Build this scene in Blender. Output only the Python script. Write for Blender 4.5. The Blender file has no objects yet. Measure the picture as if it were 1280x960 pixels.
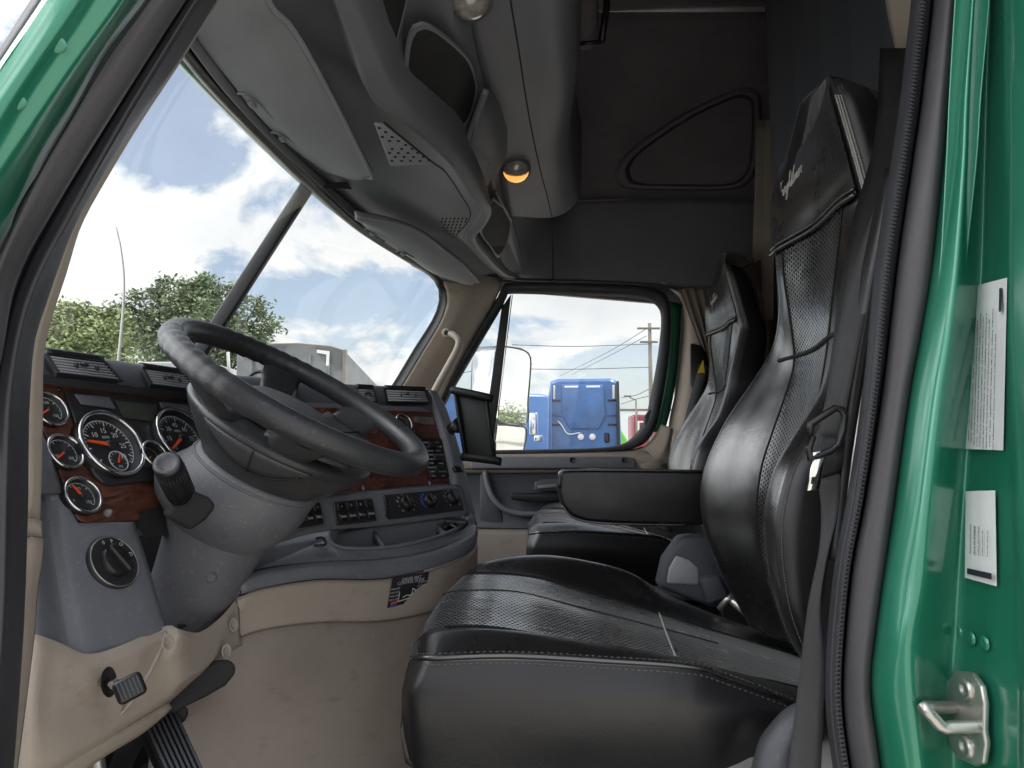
import bpy, bmesh, math, random
from mathutils import Vector, Matrix

random.seed(7)
SC = bpy.context.scene
COL = SC.collection
R = math.radians

# ------------------------------------------------------------------ camera
F = 900.0
PITCH = R(5.4)
CAM = Vector((0.0, 0.0, 1.95))
cd = bpy.data.cameras.new("camera")
cd.sensor_width = 36.0
cd.lens = 36.0 * F / 1280.0
cd.clip_start = 0.02
cd.clip_end = 3000.0
cam = bpy.data.objects.new("camera", cd)
COL.objects.link(cam)
cam.location = CAM
cam.rotation_euler = (R(90) + PITCH, 0, 0)
SC.camera = cam

# ------------------------------------------------------------------ light
SUN_DIR = Vector((0.50, 0.03, 0.86)).normalized()
sd = bpy.data.lights.new("sun", 'SUN')
sd.energy = 4.0
sd.angle = R(0.5)
sd.color = (1.0, 0.95, 0.87)
sun = bpy.data.objects.new("sun", sd)
COL.objects.link(sun)
sun.rotation_euler = SUN_DIR.to_track_quat('Z', 'Y').to_euler()

W = bpy.data.worlds.new("World")
SC.world = W
W.use_nodes = True
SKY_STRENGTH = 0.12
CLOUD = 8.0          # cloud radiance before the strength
SC.view_settings.view_transform = 'Standard'
SC.view_settings.look = 'None'
SC.view_settings.gamma = 1.0
SC.view_settings.use_curve_mapping = False
SC.view_settings.exposure = 0.6


def build_world():
    nt = W.node_tree
    nt.nodes.clear()
    N = nt.nodes.new
    L = nt.links.new
    out = N('ShaderNodeOutputWorld')
    bg = N('ShaderNodeBackground')
    bg.inputs['Strength'].default_value = SKY_STRENGTH
    L(bg.outputs[0], out.inputs[0])
    sky = N('ShaderNodeTexSky')
    sky.sky_type = 'NISHITA'
    sky.sun_disc = False
    sky.sun_elevation = math.asin(SUN_DIR.z)
    sky.sun_rotation = math.atan2(SUN_DIR.x, SUN_DIR.y)
    sky.dust_density = 2.0
    tc = N('ShaderNodeTexCoord')
    sep = N('ShaderNodeSeparateXYZ')
    L(tc.outputs['Generated'], sep.inputs[0])

    def math_(op, a, b=None, clamp=False):
        n = N('ShaderNodeMath')
        n.operation = op
        n.use_clamp = clamp
        for i, v in enumerate((a, b)):
            if v is None:
                continue
            if isinstance(v, (int, float)):
                n.inputs[i].default_value = v
            else:
                L(v, n.inputs[i])
        return n.outputs[0]
    zc = math_('MAXIMUM', sep.outputs[2], 0.0)
    den = math_('ADD', zc, 0.42)
    cx = math_('DIVIDE', sep.outputs[0], den)
    cy = math_('DIVIDE', sep.outputs[1], den)
    comb = N('ShaderNodeCombineXYZ')
    L(cx, comb.inputs[0])
    L(cy, comb.inputs[1])
    mp = N('ShaderNodeMapping')
    mp.inputs['Location'].default_value = (15.5, 4.4, 0.0)
    L(comb.outputs[0], mp.inputs[0])
    no = N('ShaderNodeTexNoise')
    no.inputs['Scale'].default_value = 3.1
    no.inputs['Detail'].default_value = 9.0
    no.inputs['Roughness'].default_value = 0.56
    no.inputs['Distortion'].default_value = 0.25
    L(mp.outputs[0], no.inputs['Vector'])
    cr = N('ShaderNodeValToRGB')
    cr.color_ramp.elements[0].position = 0.455
    cr.color_ramp.elements[1].position = 0.53
    L(no.outputs[0], cr.inputs[0])
    # self shading of the clouds: the same noise sampled a little way off towards the sun
    mp2 = N('ShaderNodeMapping')
    mp2.inputs['Location'].default_value = (15.59, 4.45, 0.0)
    L(comb.outputs[0], mp2.inputs[0])
    no2 = N('ShaderNodeTexNoise')
    no2.inputs['Scale'].default_value = 3.1
    no2.inputs['Detail'].default_value = 5.0
    no2.inputs['Roughness'].default_value = 0.5
    L(mp2.outputs[0], no2.inputs['Vector'])
    cr2 = N('ShaderNodeValToRGB')
    cr2.color_ramp.elements[0].position = 0.38
    cr2.color_ramp.elements[0].color = (1.0, 0.99, 0.97, 1)
    cr2.color_ramp.elements[1].position = 0.68
    cr2.color_ramp.elements[1].color = (0.78, 0.79, 0.815, 1)
    L(no2.outputs[0], cr2.inputs[0])
    cm = N('ShaderNodeVectorMath')
    cm.operation = 'SCALE'
    L(cr2.outputs[0], cm.inputs[0])
    # two bright cloud lobes added out of view to light the cab interior
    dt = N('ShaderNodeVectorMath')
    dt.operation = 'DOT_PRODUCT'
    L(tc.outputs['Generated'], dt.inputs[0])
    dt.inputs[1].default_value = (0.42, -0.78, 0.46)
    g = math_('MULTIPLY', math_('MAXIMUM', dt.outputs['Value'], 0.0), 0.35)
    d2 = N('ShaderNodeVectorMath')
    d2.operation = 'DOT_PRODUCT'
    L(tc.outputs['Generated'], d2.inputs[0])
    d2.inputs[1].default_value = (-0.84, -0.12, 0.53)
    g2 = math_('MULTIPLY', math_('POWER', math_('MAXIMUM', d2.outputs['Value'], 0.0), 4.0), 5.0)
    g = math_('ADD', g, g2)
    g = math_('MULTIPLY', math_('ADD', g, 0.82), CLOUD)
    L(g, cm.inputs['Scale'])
    # thin white veil low over the horizon
    veil = math_('SUBTRACT', 0.50, math_('MULTIPLY', zc, 2.6), clamp=True)
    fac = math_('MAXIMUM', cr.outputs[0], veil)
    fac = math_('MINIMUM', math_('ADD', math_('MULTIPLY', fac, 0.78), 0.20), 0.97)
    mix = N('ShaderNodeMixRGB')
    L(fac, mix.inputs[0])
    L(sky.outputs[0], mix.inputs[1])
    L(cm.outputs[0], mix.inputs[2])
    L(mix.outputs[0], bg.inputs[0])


build_world()

# ------------------------------------------------------------------ geometry helpers
_cp, _sp = math.cos(PITCH), math.sin(PITCH)


def ray(px, py):
    u = (px - 640.0) / F
    v = (480.0 - py) / F
    return Vector((u, _cp - v * _sp, _sp + v * _cp))


def P(px, py, Y):
    "point at distance Y into the scene on the sight line measured at (px, py)"
    d = ray(px, py)
    return CAM + d * (Y / d.y)


def PZ(px, py, z):
    d = ray(px, py)
    return CAM + d * ((z - CAM.z) / d.z)


def PL(px, py, plane):
    o, n = plane
    d = ray(px, py)
    return CAM + d * ((o - CAM).dot(n) / d.dot(n))


def PP(lst):
    return [P(*t) for t in lst]


def basis(n):
    n = Vector(n).normalized()
    u = Vector((0, 0, 1)).cross(n).normalized()
    v = n.cross(u)
    return u, v, n


def catmull(pts, n):
    "resample a polyline to n points with a Catmull-Rom curve, evenly by length"
    pts = [Vector(p) for p in pts]
    if len(pts) == 1:
        return [pts[0].copy() for _ in range(n)]
    if len(pts) == 2:
        return [pts[0].lerp(pts[1], i / (n - 1)) for i in range(n)]
    ext = [pts[0] * 2 - pts[1]] + pts + [pts[-1] * 2 - pts[-2]]
    dense = []
    for i in range(1, len(ext) - 2):
        p0, p1, p2, p3 = ext[i - 1:i + 3]
        for k in range(12):
            t = k / 12.0
            dense.append(0.5 * ((2 * p1) + (p2 - p0) * t + (2 * p0 - 5 * p1 + 4 * p2 - p3) * t * t + (3 * p1 - p0 - 3 * p2 + p3) * t ** 3))
    dense.append(pts[-1])
    acc = [0.0]
    for a, b in zip(dense, dense[1:]):
        acc.append(acc[-1] + (b - a).length)
    tot = acc[-1] or 1.0
    out = []
    j = 0
    for i in range(n):
        s = tot * i / (n - 1)
        while j < len(acc) - 2 and acc[j + 1] < s:
            j += 1
        d = acc[j + 1] - acc[j]
        out.append(dense[j].lerp(dense[j + 1], (s - acc[j]) / d if d > 1e-12 else 0))
    return out


class MB:
    "collects shapes and links them as ONE mesh object"
    def __init__(self):
        self.v, self.f, self.m, self.s, self.uv = [], [], [], [], []

    def add(self, verts, faces, mat=0, smooth=True, uvs=None):
        o = len(self.v)
        self.v += [Vector(p) for p in verts]
        for i, f in enumerate(faces):
            self.f.append([o + k for k in f])
            self.m.append(mat)
            self.s.append(smooth)
            self.uv.append([uvs[k] for k in f] if uvs else [(0, 0)] * len(f))
        return self

    def grid(self, rows, mats=None, closed_u=False, closed_v=False, smooth=True, uvscale=1.0):
        nr, nc = len(rows), len(rows[0])
        verts = [p for r in rows for p in r]
        uvs = []
        vv = 0.0
        for i in range(nr):
            if i:
                vv += (rows[i][nc // 2] - rows[i - 1][nc // 2]).length
            uu = 0.0
            for j in range(nc):
                if j:
                    uu += (rows[nr // 2][j] - rows[nr // 2][j - 1]).length
                uvs.append((uu * uvscale, vv * uvscale))
        groups = {}
        for i in range(nr if closed_v else nr - 1):
            for j in range(nc if closed_u else nc - 1):
                a, b = i * nc + j, i * nc + (j + 1) % nc
                c, d = ((i + 1) % nr) * nc + (j + 1) % nc, ((i + 1) % nr) * nc + j
                groups.setdefault(mats[i] if mats else 0, []).append([a, b, c, d])
        o = len(self.v)
        self.v += [Vector(p) for p in verts]
        for mt, fs in groups.items():
            for f in fs:
                self.f.append([o + k for k in f])
                self.m.append(mt)
                self.s.append(smooth)
                self.uv.append([uvs[k] for k in f])
        return self

    def loft(self, rails, nu=24, nv=4, mats=None, smooth=True, straight=False):
        "rails: polylines; skinned with smooth curves along and across"
        rs = [catmull(r, nu) for r in rails]
        rows, rm = [], []
        n = len(rs)
        for i in range(n - 1):
            p0, p1, p2, p3 = rs[max(i - 1, 0)], rs[i], rs[i + 1], rs[min(i + 2, n - 1)]
            for k in range(nv):
                t = k / nv
                row = []
                for a, b, c, d in zip(p0, p1, p2, p3):
                    if straight:
                        row.append(b.lerp(c, t))
                    else:
                        # centripetal-like: tangents limited by the shorter neighbour span
                        l0, l1, l2 = (b - a).length, (c - b).length, (d - c).length
                        m1 = (c - a) * (l1 / (l0 + l1)) if l0 > 1e-9 else (c - b)
                        m2 = (d - b) * (l1 / (l1 + l2)) if l2 > 1e-9 else (c - b)
                        t2, t3 = t * t, t * t * t
                        row.append(b * (2 * t3 - 3 * t2 + 1) + m1 * (t3 - 2 * t2 + t) + c * (-2 * t3 + 3 * t2) + m2 * (t3 - t2))
                rows.append(row)
                rm.append(mats[i] if mats else 0)
        rows.append(rs[-1])
        return self.grid(rows, mats=rm + [0], smooth=smooth)

    def tube(self, pts, r, n=10, closed=False, caps=True, mat=0, rs=None, squash=None, res=None):
        if res:
            pts = catmull(pts, res)
        pts = [Vector(p) for p in pts]
        m = len(pts)
        rows = []
        t = (pts[1] - pts[0]).normalized()
        up = Vector((0, 0, 1)) if abs(t.z) < 0.9 else Vector((1, 0, 0))
        nrm = t.cross(up).normalized()
        for i in range(m):
            if closed:
                t = (pts[(i + 1) % m] - pts[i - 1]).normalized()
            else:
                t = (pts[min(i + 1, m - 1)] - pts[max(i - 1, 0)]).normalized()
            nrm = (nrm - t * nrm.dot(t)).normalized()
            bn = t.cross(nrm)
            rr = rs[i] if rs else (r(i / (m - 1)) if callable(r) else r)
            a, b = (rr, rr) if not squash else (rr * squash[0], rr * squash[1])
            rows.append([pts[i] + nrm * (a * math.cos(2 * math.pi * k / n)) + bn * (b * math.sin(2 * math.pi * k / n)) for k in range(n)])
        o = len(self.v)
        self.grid(rows, mats=[mat] * m, closed_u=True, closed_v=closed)
        if caps and not closed:
            self.add(rows[0], [list(range(n))[::-1]], mat)
            self.add(rows[-1], [list(range(n))], mat)
        return self

    def lathe(self, c, n, prof, seg=32, mat=0, u=None, caps=False, mats=None, squash=1.0):
        "prof: (radius, height along n)"
        c = Vector(c)
        if u is None:
            u, v, n = basis(n)
        else:
            n = Vector(n).normalized()
            u = (Vector(u) - n * Vector(u).dot(n)).normalized()
            v = n.cross(u)
        rows = [[c + u * (r * math.cos(2 * math.pi * k / seg)) + v * (squash * r * math.sin(2 * math.pi * k / seg)) + n * h for k in range(seg)] for r, h in prof]
        self.grid(rows, mats=(mats + [0]) if mats else [mat] * len(rows), closed_u=True)
        if caps:
            self.add(rows[0], [list(range(seg))], mat, smooth=False)
            self.add(rows[-1], [list(range(seg))], mat, smooth=False)
        return self

    def disc(self, c, n, r, seg=32, mat=0):
        u, v, n = basis(n)
        self.add([Vector(c) + u * r * math.cos(2 * math.pi * k / seg) + v * r * math.sin(2 * math.pi * k / seg) for k in range(seg)], [list(range(seg))], mat, False)
        return self

    def box(self, c, size, axes=None, bevel=0.0, seg=2, mat=0):
        bm = bmesh.new()
        bmesh.ops.create_cube(bm, size=1.0)
        for vv in bm.verts:
            vv.co = Vector((vv.co.x * size[0], vv.co.y * size[1], vv.co.z * size[2]))
        if bevel > 0:
            bmesh.ops.bevel(bm, geom=list(bm.edges), offset=bevel, segments=seg, profile=0.5, affect='EDGES')
        self._bm(bm, c, axes, mat, bevel > 0)
        return self

    def _bm(self, bm, c, axes, mat, smooth):
        c = Vector(c)
        bm.verts.index_update()
        if axes:
            u, v, n = axes
            vs = [c + u * p.co.x + v * p.co.y + n * p.co.z for p in bm.verts]
        else:
            vs = [c + p.co for p in bm.verts]
        self.add(vs, [[p.index for p in f.verts] for f in bm.faces], mat, smooth)
        bm.free()

    def prism(self, outline, vec, bevel=0.0, seg=2, mat=0, smooth=False):
        "outline: 3D polygon; extruded by vec"
        bm = bmesh.new()
        vec = Vector(vec)
        a = [bm.verts.new(Vector(p)) for p in outline]
        b = [bm.verts.new(Vector(p) + vec) for p in outline]
        n = len(a)
        bm.faces.new(a)
        bm.faces.new(b[::-1])
        for i in range(n):
            bm.faces.new((a[i], b[i], b[(i + 1) % n], a[(i + 1) % n]))
        bmesh.ops.recalc_face_normals(bm, faces=list(bm.faces))
        if bevel > 0:
            bm.edges.ensure_lookup_table()
            es = [e for e in bm.edges if e.calc_face_angle(0) > 0.5]
            bmesh.ops.bevel(bm, geom=es, offset=bevel, segments=seg, profile=0.5, affect='EDGES', clamp_overlap=True)
        self._bm(bm, (0, 0, 0), None, mat, smooth or bevel > 0)
        return self

    def poly(self, pts, mat=0, smooth=False):
        return self.add(pts, [list(range(len(pts)))], mat, smooth)

    def text(self, s, origin, u, v, size, mat=0, n=None, center=True, shear=0.0):
        vs, fs, wid = text_geo(s, shear)
        off = -wid / 2 if center else 0
        n = n or Vector((0, 0, 0))
        self.add([Vector(origin) + u * ((p[0] + off) * size) + v * ((p[1] - 0.34) * size) + n for p in vs], fs, mat, False)
        return self

    def build(self, name, mats, parent=None, origin=None, solid=0.0, face=None, subsurf=0, weld=True, angle=None):
        "face: a point the surface should look at; solid: thickness away from it"
        if not isinstance(mats, (list, tuple)):
            mats = [mats]
        if origin is None:
            origin = ORG.get(parent.name, Vector()) if parent else self.base()
        origin = Vector(origin)
        me = bpy.data.meshes.new(name)
        me.from_pydata([p - origin for p in self.v], [], self.f)
        for mt in mats:
            me.materials.append(mt)
        me.polygons.foreach_set('material_index', self.m)
        me.polygons.foreach_set('use_smooth', self.s)
        ul = me.uv_layers.new(name='UVMap')
        ul.data.foreach_set('uv', [c for f in self.uv for p in f for c in p])
        bm = bmesh.new()
        bm.from_mesh(me)
        if weld:
            bmesh.ops.remove_doubles(bm, verts=list(bm.verts), dist=1e-5)
        bmesh.ops.recalc_face_normals(bm, faces=list(bm.faces))
        if face is not None:
            fp = Vector(face) - origin
            s = sum((f.normal.dot((fp - f.calc_center_median()).normalized()) * f.calc_area() for f in bm.faces))
            if s < 0:
                bmesh.ops.reverse_faces(bm, faces=list(bm.faces))
        bm.to_mesh(me)
        bm.free()
        o = bpy.data.objects.new(name, me)
        COL.objects.link(o)
        if parent:
            o.parent = parent
            ORG[o.name] = origin
        else:
            o.location = origin
            ORG[o.name] = origin
        if solid:
            md = o.modifiers.new('thickness', 'SOLIDIFY')
            md.thickness = solid
            md.offset = -1.0
            md.use_even_offset = False
        if subsurf:
            md = o.modifiers.new('smooth', 'SUBSURF')
            md.levels = md.render_levels = subsurf
        return o

    def base(self):
        xs = [p.x for p in self.v]; ys = [p.y for p in self.v]; zs = [p.z for p in self.v]
        return Vector(((min(xs) + max(xs)) / 2, (min(ys) + max(ys)) / 2, min(zs)))


ORG = {}
_TXT = {}


def text_geo(s, shear=0.0, bold=0.0):
    k = (s, shear, bold)
    if k not in _TXT:
        cu = bpy.data.curves.new('t', 'FONT')
        cu.body = s
        cu.size = 1.0
        cu.shear = shear
        cu.resolution_u = 2
        cu.offset = bold
        o = bpy.data.objects.new('t', cu)
        me = o.to_mesh()
        vs = [tuple(v.co) for v in me.vertices]
        fs = [list(p.vertices) for p in me.polygons]
        o.to_mesh_clear()
        bpy.data.objects.remove(o)
        bpy.data.curves.remove(cu)
        wid = max((v[0] for v in vs), default=0)
        _TXT[k] = (vs, fs, wid)
    return _TXT[k]


def tag(o, label=None, cat=None, group=None, kind=None):
    if label: o['label'] = label
    if cat: o['category'] = cat
    if group: o['group'] = group
    if kind: o['kind'] = kind
    return o


def thing(name, label, cat, loc, group=None):
    o = bpy.data.objects.new(name, None)
    o.empty_display_size = 0.05
    COL.objects.link(o)
    o.location = loc
    ORG[o.name] = Vector(loc)
    return tag(o, label, cat, group)


# ------------------------------------------------------------------ materials
def _nt(name):
    m = bpy.data.materials.new(name)
    m.use_nodes = True
    nt = m.node_tree
    b = nt.nodes['Principled BSDF']
    return m, nt, b


def mat(name, col, rough=0.5, metal=0.0, bump=0.0, bscale=300.0, var=0.0, vscale=6.0, coat=0.0, spec=0.5,
        rvar=0.0, kind='noise', wrinkle=0.0, wscale=20.0, dust=0.0, scuff=0.0):
    m, nt, b = _nt(name)
    N, L = nt.nodes.new, nt.links.new
    b.inputs['Base Color'].default_value = (*col, 1)
    b.inputs['Roughness'].default_value = rough
    b.inputs['Metallic'].default_value = metal
    b.inputs['Specular IOR Level'].default_value = spec
    if coat:
        b.inputs['Coat Weight'].default_value = coat
        b.inputs['Coat Roughness'].default_value = 0.14
    tc = N('ShaderNodeTexCoord')
    if var or rvar or dust:
        no = N('ShaderNodeTexNoise')
        no.inputs['Scale'].default_value = vscale
        no.inputs['Detail'].default_value = 6
        no.inputs['Roughness'].default_value = 0.65
        L(tc.outputs['Object'], no.inputs['Vector'])
        if var:
            mr = N('ShaderNodeMapRange')
            mr.inputs[1].default_value = 0.25
            mr.inputs[2].default_value = 0.75
            mr.inputs[3].default_value = 1 - var
            mr.inputs[4].default_value = 1 + var
            L(no.outputs[0], mr.inputs[0])
            mx = N('ShaderNodeVectorMath')
            mx.operation = 'SCALE'
            mx.inputs[0].default_value = col
            L(mr.outputs[0], mx.inputs['Scale'])
            src = mx.outputs[0]
            if dust:
                n3 = N('ShaderNodeTexNoise')
                n3.inputs['Scale'].default_value = 160
                n3.inputs['Detail'].default_value = 3
                L(tc.outputs['Object'], n3.inputs['Vector'])
                cr = N('ShaderNodeValToRGB')
                cr.color_ramp.elements[0].position = 0.60
                cr.color_ramp.elements[1].position = 0.80
                L(n3.outputs[0], cr.inputs[0])
                ml = N('ShaderNodeMath'); ml.operation = 'MULTIPLY'
                L(cr.outputs[0], ml.inputs[0]); ml.inputs[1].default_value = dust
                mm = N('ShaderNodeMixRGB')
                L(ml.outputs[0], mm.inputs[0])
                L(src, mm.inputs[1])
                mm.inputs[2].default_value = (0.42, 0.40, 0.37, 1)
                src = mm.outputs[0]
            if scuff:
                mp = N('ShaderNodeMapping')
                mp.inputs['Scale'].default_value = (5.0, 5.0, 11.0)
                mp.inputs['Rotation'].default_value = (0.4, 0.5, 0.3)
                L(tc.outputs['Object'], mp.inputs[0])
                n4 = N('ShaderNodeTexNoise')
                n4.inputs['Scale'].default_value = 2.2
                n4.inputs['Detail'].default_value = 10
                n4.inputs['Roughness'].default_value = 0.72
                L(mp.outputs[0], n4.inputs['Vector'])
                cr = N('ShaderNodeValToRGB')
                cr.color_ramp.elements[0].position = 0.56
                cr.color_ramp.elements[1].position = 0.72
                L(n4.outputs[0], cr.inputs[0])
                ml = N('ShaderNodeMath'); ml.operation = 'MULTIPLY'
                L(cr.outputs[0], ml.inputs[0]); ml.inputs[1].default_value = scuff
                mm = N('ShaderNodeMixRGB')
                L(ml.outputs[0], mm.inputs[0])
                L(src, mm.inputs[1])
                mm.inputs[2].default_value = (col[0] * .35, col[1] * .33, col[2] * .30, 1)
                src = mm.outputs[0]
            L(src, b.inputs['Base Color'])
        if rvar:
            mr = N('ShaderNodeMapRange')
            mr.inputs[1].default_value = 0.3
            mr.inputs[2].default_value = 0.7
            mr.inputs[3].default_value = max(0.02, rough - rvar)
            mr.inputs[4].default_value = min(1, rough + rvar)
            L(no.outputs[0], mr.inputs[0])
            L(mr.outputs[0], b.inputs['Roughness'])
    last = None
    if bump:
        if kind == 'voronoi':
            t = N('ShaderNodeTexVoronoi')
            t.inputs['Scale'].default_value = bscale
            o = t.outputs['Distance']
        else:
            t = N('ShaderNodeTexNoise')
            t.inputs['Scale'].default_value = bscale
            t.inputs['Detail'].default_value = 2
            o = t.outputs[0]
        L(tc.outputs['Object'], t.inputs['Vector'])
        bp = N('ShaderNodeBump')
        bp.inputs['Strength'].default_value = bump
        bp.inputs['Distance'].default_value = 0.002
        L(o, bp.inputs['Height'])
        last = bp
    if wrinkle:
        t = N('ShaderNodeTexNoise')
        t.inputs['Scale'].default_value = wscale
        t.inputs['Detail'].default_value = 4
        t.inputs['Distortion'].default_value = 1.2
        L(tc.outputs['Object'], t.inputs['Vector'])
        bp = N('ShaderNodeBump')
        bp.inputs['Strength'].default_value = wrinkle
        bp.inputs['Distance'].default_value = 0.02
        L(t.outputs[0], bp.inputs['Height'])
        if last:
            L(last.outputs[0], bp.inputs['Normal'])
        last = bp
    if last:
        L(last.outputs[0], b.inputs['Normal'])
    return m


def perforated(name, col, hole, rough, pitch=0.0075, wrinkle=0.0):
    "leather with rows of small punched holes, laid out in the surface's own UV (metres)"
    m = mat(name, col, rough, bump=0.02, bscale=420, kind='voronoi', wrinkle=wrinkle, wscale=16, rvar=0.06, vscale=10)
    nt = m.node_tree
    N, L = nt.nodes.new, nt.links.new
    b = nt.nodes['Principled BSDF']
    uv = N('ShaderNodeUVMap')
    uv.uv_map = 'UVMap'
    sp = N('ShaderNodeSeparateXYZ')
    L(uv.outputs[0], sp.inputs[0])

    def M(op, a, c=None):
        n = N('ShaderNodeMath'); n.operation = op
        for i, v in enumerate((a, c)):
            if v is None: continue
            if isinstance(v, (int, float)): n.inputs[i].default_value = v
            else: L(v, n.inputs[i])
        return n.outputs[0]
    a = M('DIVIDE', sp.outputs[0], pitch)
    c = M('DIVIDE', sp.outputs[1], pitch)
    # staggered rows
    a = M('ADD', a, M('MULTIPLY', M('FLOOR', c), 0.5))
    fa = M('SUBTRACT', M('FRACT', a), 0.5)
    fc = M('SUBTRACT', M('FRACT', c), 0.5)
    d = M('SQRT', M('ADD', M('MULTIPLY', fa, fa), M('MULTIPLY', fc, fc)))
    k = M('LESS_THAN', d, 0.26)
    mx = N('ShaderNodeMixRGB')
    L(k, mx.inputs[0])
    mx.inputs[1].default_value = (*col, 1)
    mx.inputs[2].default_value = (*hole, 1)
    L(mx.outputs[0], b.inputs['Base Color'])
    sl = M('MULTIPLY', M('SUBTRACT', 1.0, k), 1.0)
    L(sl, b.inputs['Specular IOR Level'])
    L(M('MULTIPLY', M('SUBTRACT', 1.0, k), 0.42), b.inputs['Sheen Weight'])
    return m


def glass(name, tint=(0.95, 0.97, 0.96), refl=0.05, dirt=0.02):
    m, nt, b = _nt(name)
    nt.nodes.remove(b)
    N, L = nt.nodes.new, nt.links.new
    out = nt.nodes['Material Output']
    tr = N('ShaderNodeBsdfTransparent'); tr.inputs[0].default_value = (*tint, 1)
    gl = N('ShaderNodeBsdfGlossy'); gl.inputs['Roughness'].default_value = 0.01
    df = N('ShaderNodeBsdfDiffuse'); df.inputs[0].default_value = (0.8, 0.8, 0.78, 1)
    m1 = N('ShaderNodeMixShader'); m1.inputs[0].default_value = refl
    L(tr.outputs[0], m1.inputs[1]); L(gl.outputs[0], m1.inputs[2])
    m2 = N('ShaderNodeMixShader')
    if dirt:
        tc = N('ShaderNodeTexCoord')
        no = N('ShaderNodeTexNoise'); no.inputs['Scale'].default_value = 9; no.inputs['Detail'].default_value = 7
        L(tc.outputs['Object'], no.inputs['Vector'])
        mr = N('ShaderNodeMapRange'); mr.inputs[1].default_value = 0.3; mr.inputs[2].default_value = 0.8
        mr.inputs[3].default_value = dirt * 0.9; mr.inputs[4].default_value = dirt * 2.6
        L(no.outputs[0], mr.inputs[0]); L(mr.outputs[0], m2.inputs[0])
    else:
        m2.inputs[0].default_value = 0
    L(m1.outputs[0], m2.inputs[1]); L(df.outputs[0], m2.inputs[2])
    L(m2.outputs[0], out.inputs[0])
    return m


def wood(name):
    m, nt, b = _nt(name)
    N, L = nt.nodes.new, nt.links.new
    tc = N('ShaderNodeTexCoord')
    mp = N('ShaderNodeMapping'); mp.inputs['Scale'].default_value = (40, 5, 55)
    L(tc.outputs['Object'], mp.inputs[0])
    no = N('ShaderNodeTexNoise'); no.inputs['Scale'].default_value = 1.6; no.inputs['Detail'].default_value = 8; no.inputs['Distortion'].default_value = 1.5
    L(mp.outputs[0], no.inputs['Vector'])
    cr = N('ShaderNodeValToRGB')
    cr.color_ramp.elements[0].position = 0.30; cr.color_ramp.elements[0].color = (0.030, 0.012, 0.009, 1)
    cr.color_ramp.elements[1].position = 0.72; cr.color_ramp.elements[1].color = (0.19, 0.066, 0.044, 1)
    L(no.outputs[0], cr.inputs[0]); L(cr.outputs[0], b.inputs['Base Color'])
    b.inputs['Roughness'].default_value = 0.34
    return m


def emis(name, col, strength, base=(0.8, 0.8, 0.8)):
    m, nt, b = _nt(name)
    b.inputs['Base Color'].default_value = (*base, 1)
    b.inputs['Emission Color'].default_value = (*col, 1)
    b.inputs['Emission Strength'].default_value = strength
    b.inputs['Roughness'].default_value = 0.25
    return m


M = {}
M['dash'] = mat('grey_grained_plastic', (0.160, 0.163, 0.184), 0.48, scuff=0.3, bump=0.35, bscale=700, var=0.10, vscale=9, rvar=0.07, dust=0.30)
M['dashdark'] = mat('dark_grained_plastic', (0.075, 0.078, 0.092), 0.5, bump=0.4, bscale=600, var=0.12, vscale=9, rvar=0.08, dust=0.22)
M['column'] = mat('grey_column_plastic', (0.130, 0.133, 0.150), 0.43, scuff=0.3, bump=0.3, bscale=650, var=0.12, vscale=8, rvar=0.06, dust=0.38)
M['tan'] = mat('tan_plastic', (0.395, 0.332, 0.276), 0.5, bump=0.25, bscale=700, var=0.09, vscale=5, rvar=0.08, scuff=0.35)
M['kick'] = mat('tan_vinyl', (0.305, 0.256, 0.220), 0.55, bump=0.35, bscale=500, var=0.16, vscale=3, rvar=0.08, scuff=0.5)
M['roof'] = mat('grey_roof_plastic', (0.158, 0.158, 0.180), 0.5, bump=0.4, bscale=500, var=0.14, vscale=6, scuff=0.2, rvar=0.05)
M['roofdark'] = mat('dark_roof_fabric', (0.215, 0.195, 0.207), 0.9, bump=0.5, bscale=500, var=0.16, vscale=5, scuff=0.25)
M['visor'] = mat('grey_visor_vinyl', (0.29, 0.29, 0.315), 0.75, bump=0.4, bscale=800, var=0.07, vscale=7, wrinkle=0.12, wscale=5)
M['rubber'] = mat('black_rubber', (0.036, 0.036, 0.043), 0.5, bump=0.1, bscale=400, var=0.2, vscale=12, rvar=0.12)
M['rubberlight'] = mat('worn_grey_rubber', (0.050, 0.047, 0.053), 0.5, bump=0.15, bscale=500, var=0.15, vscale=10, rvar=0.1)
M['black'] = mat('black_plastic', (0.014, 0.014, 0.015), 0.38, bump=0.12, bscale=500, rvar=0.08, vscale=14)
M['blackmatt'] = mat('matt_black', (0.012, 0.012, 0.013), 0.75, bump=0.2, bscale=400)
M['slab'] = mat('dull_black_slab', (0.005, 0.0055, 0.006), 0.6, bump=0.1, bscale=500, spec=0.3)
M['leather'] = mat('black_leather', (0.0085, 0.0082, 0.0090), 0.29, spec=0.9, bump=0.03, bscale=420, kind='voronoi', wrinkle=0.07, wscale=7, rvar=0.08, vscale=9)
M['leatherside'] = mat('matt_black_leather', (0.0125, 0.011, 0.013), 0.40, spec=0.6, bump=0.08, bscale=420, kind='voronoi', wrinkle=0.12, wscale=5, rvar=0.08, vscale=7)
M['perf'] = perforated('perforated_black_leather', (0.014, 0.014, 0.015), (0.001, 0.001, 0.001), 0.25, wrinkle=0.06)
for k_, i_ in (('perf', 2.1), ('leather', 1.75)):
    M[k_].node_tree.nodes['Principled BSDF'].inputs['IOR'].default_value = i_
    M[k_].node_tree.nodes['Principled BSDF'].inputs['Sheen Weight'].default_value = .42 if k_ == 'perf' else .07
    M[k_].node_tree.nodes['Principled BSDF'].inputs['Sheen Roughness'].default_value = .30
M['stitch'] = mat('grey_thread', (0.11, 0.105, 0.10), 0.8)
M['ridge'] = mat('vent_fin_plastic', (0.30, 0.305, 0.32), 0.4)
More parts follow.
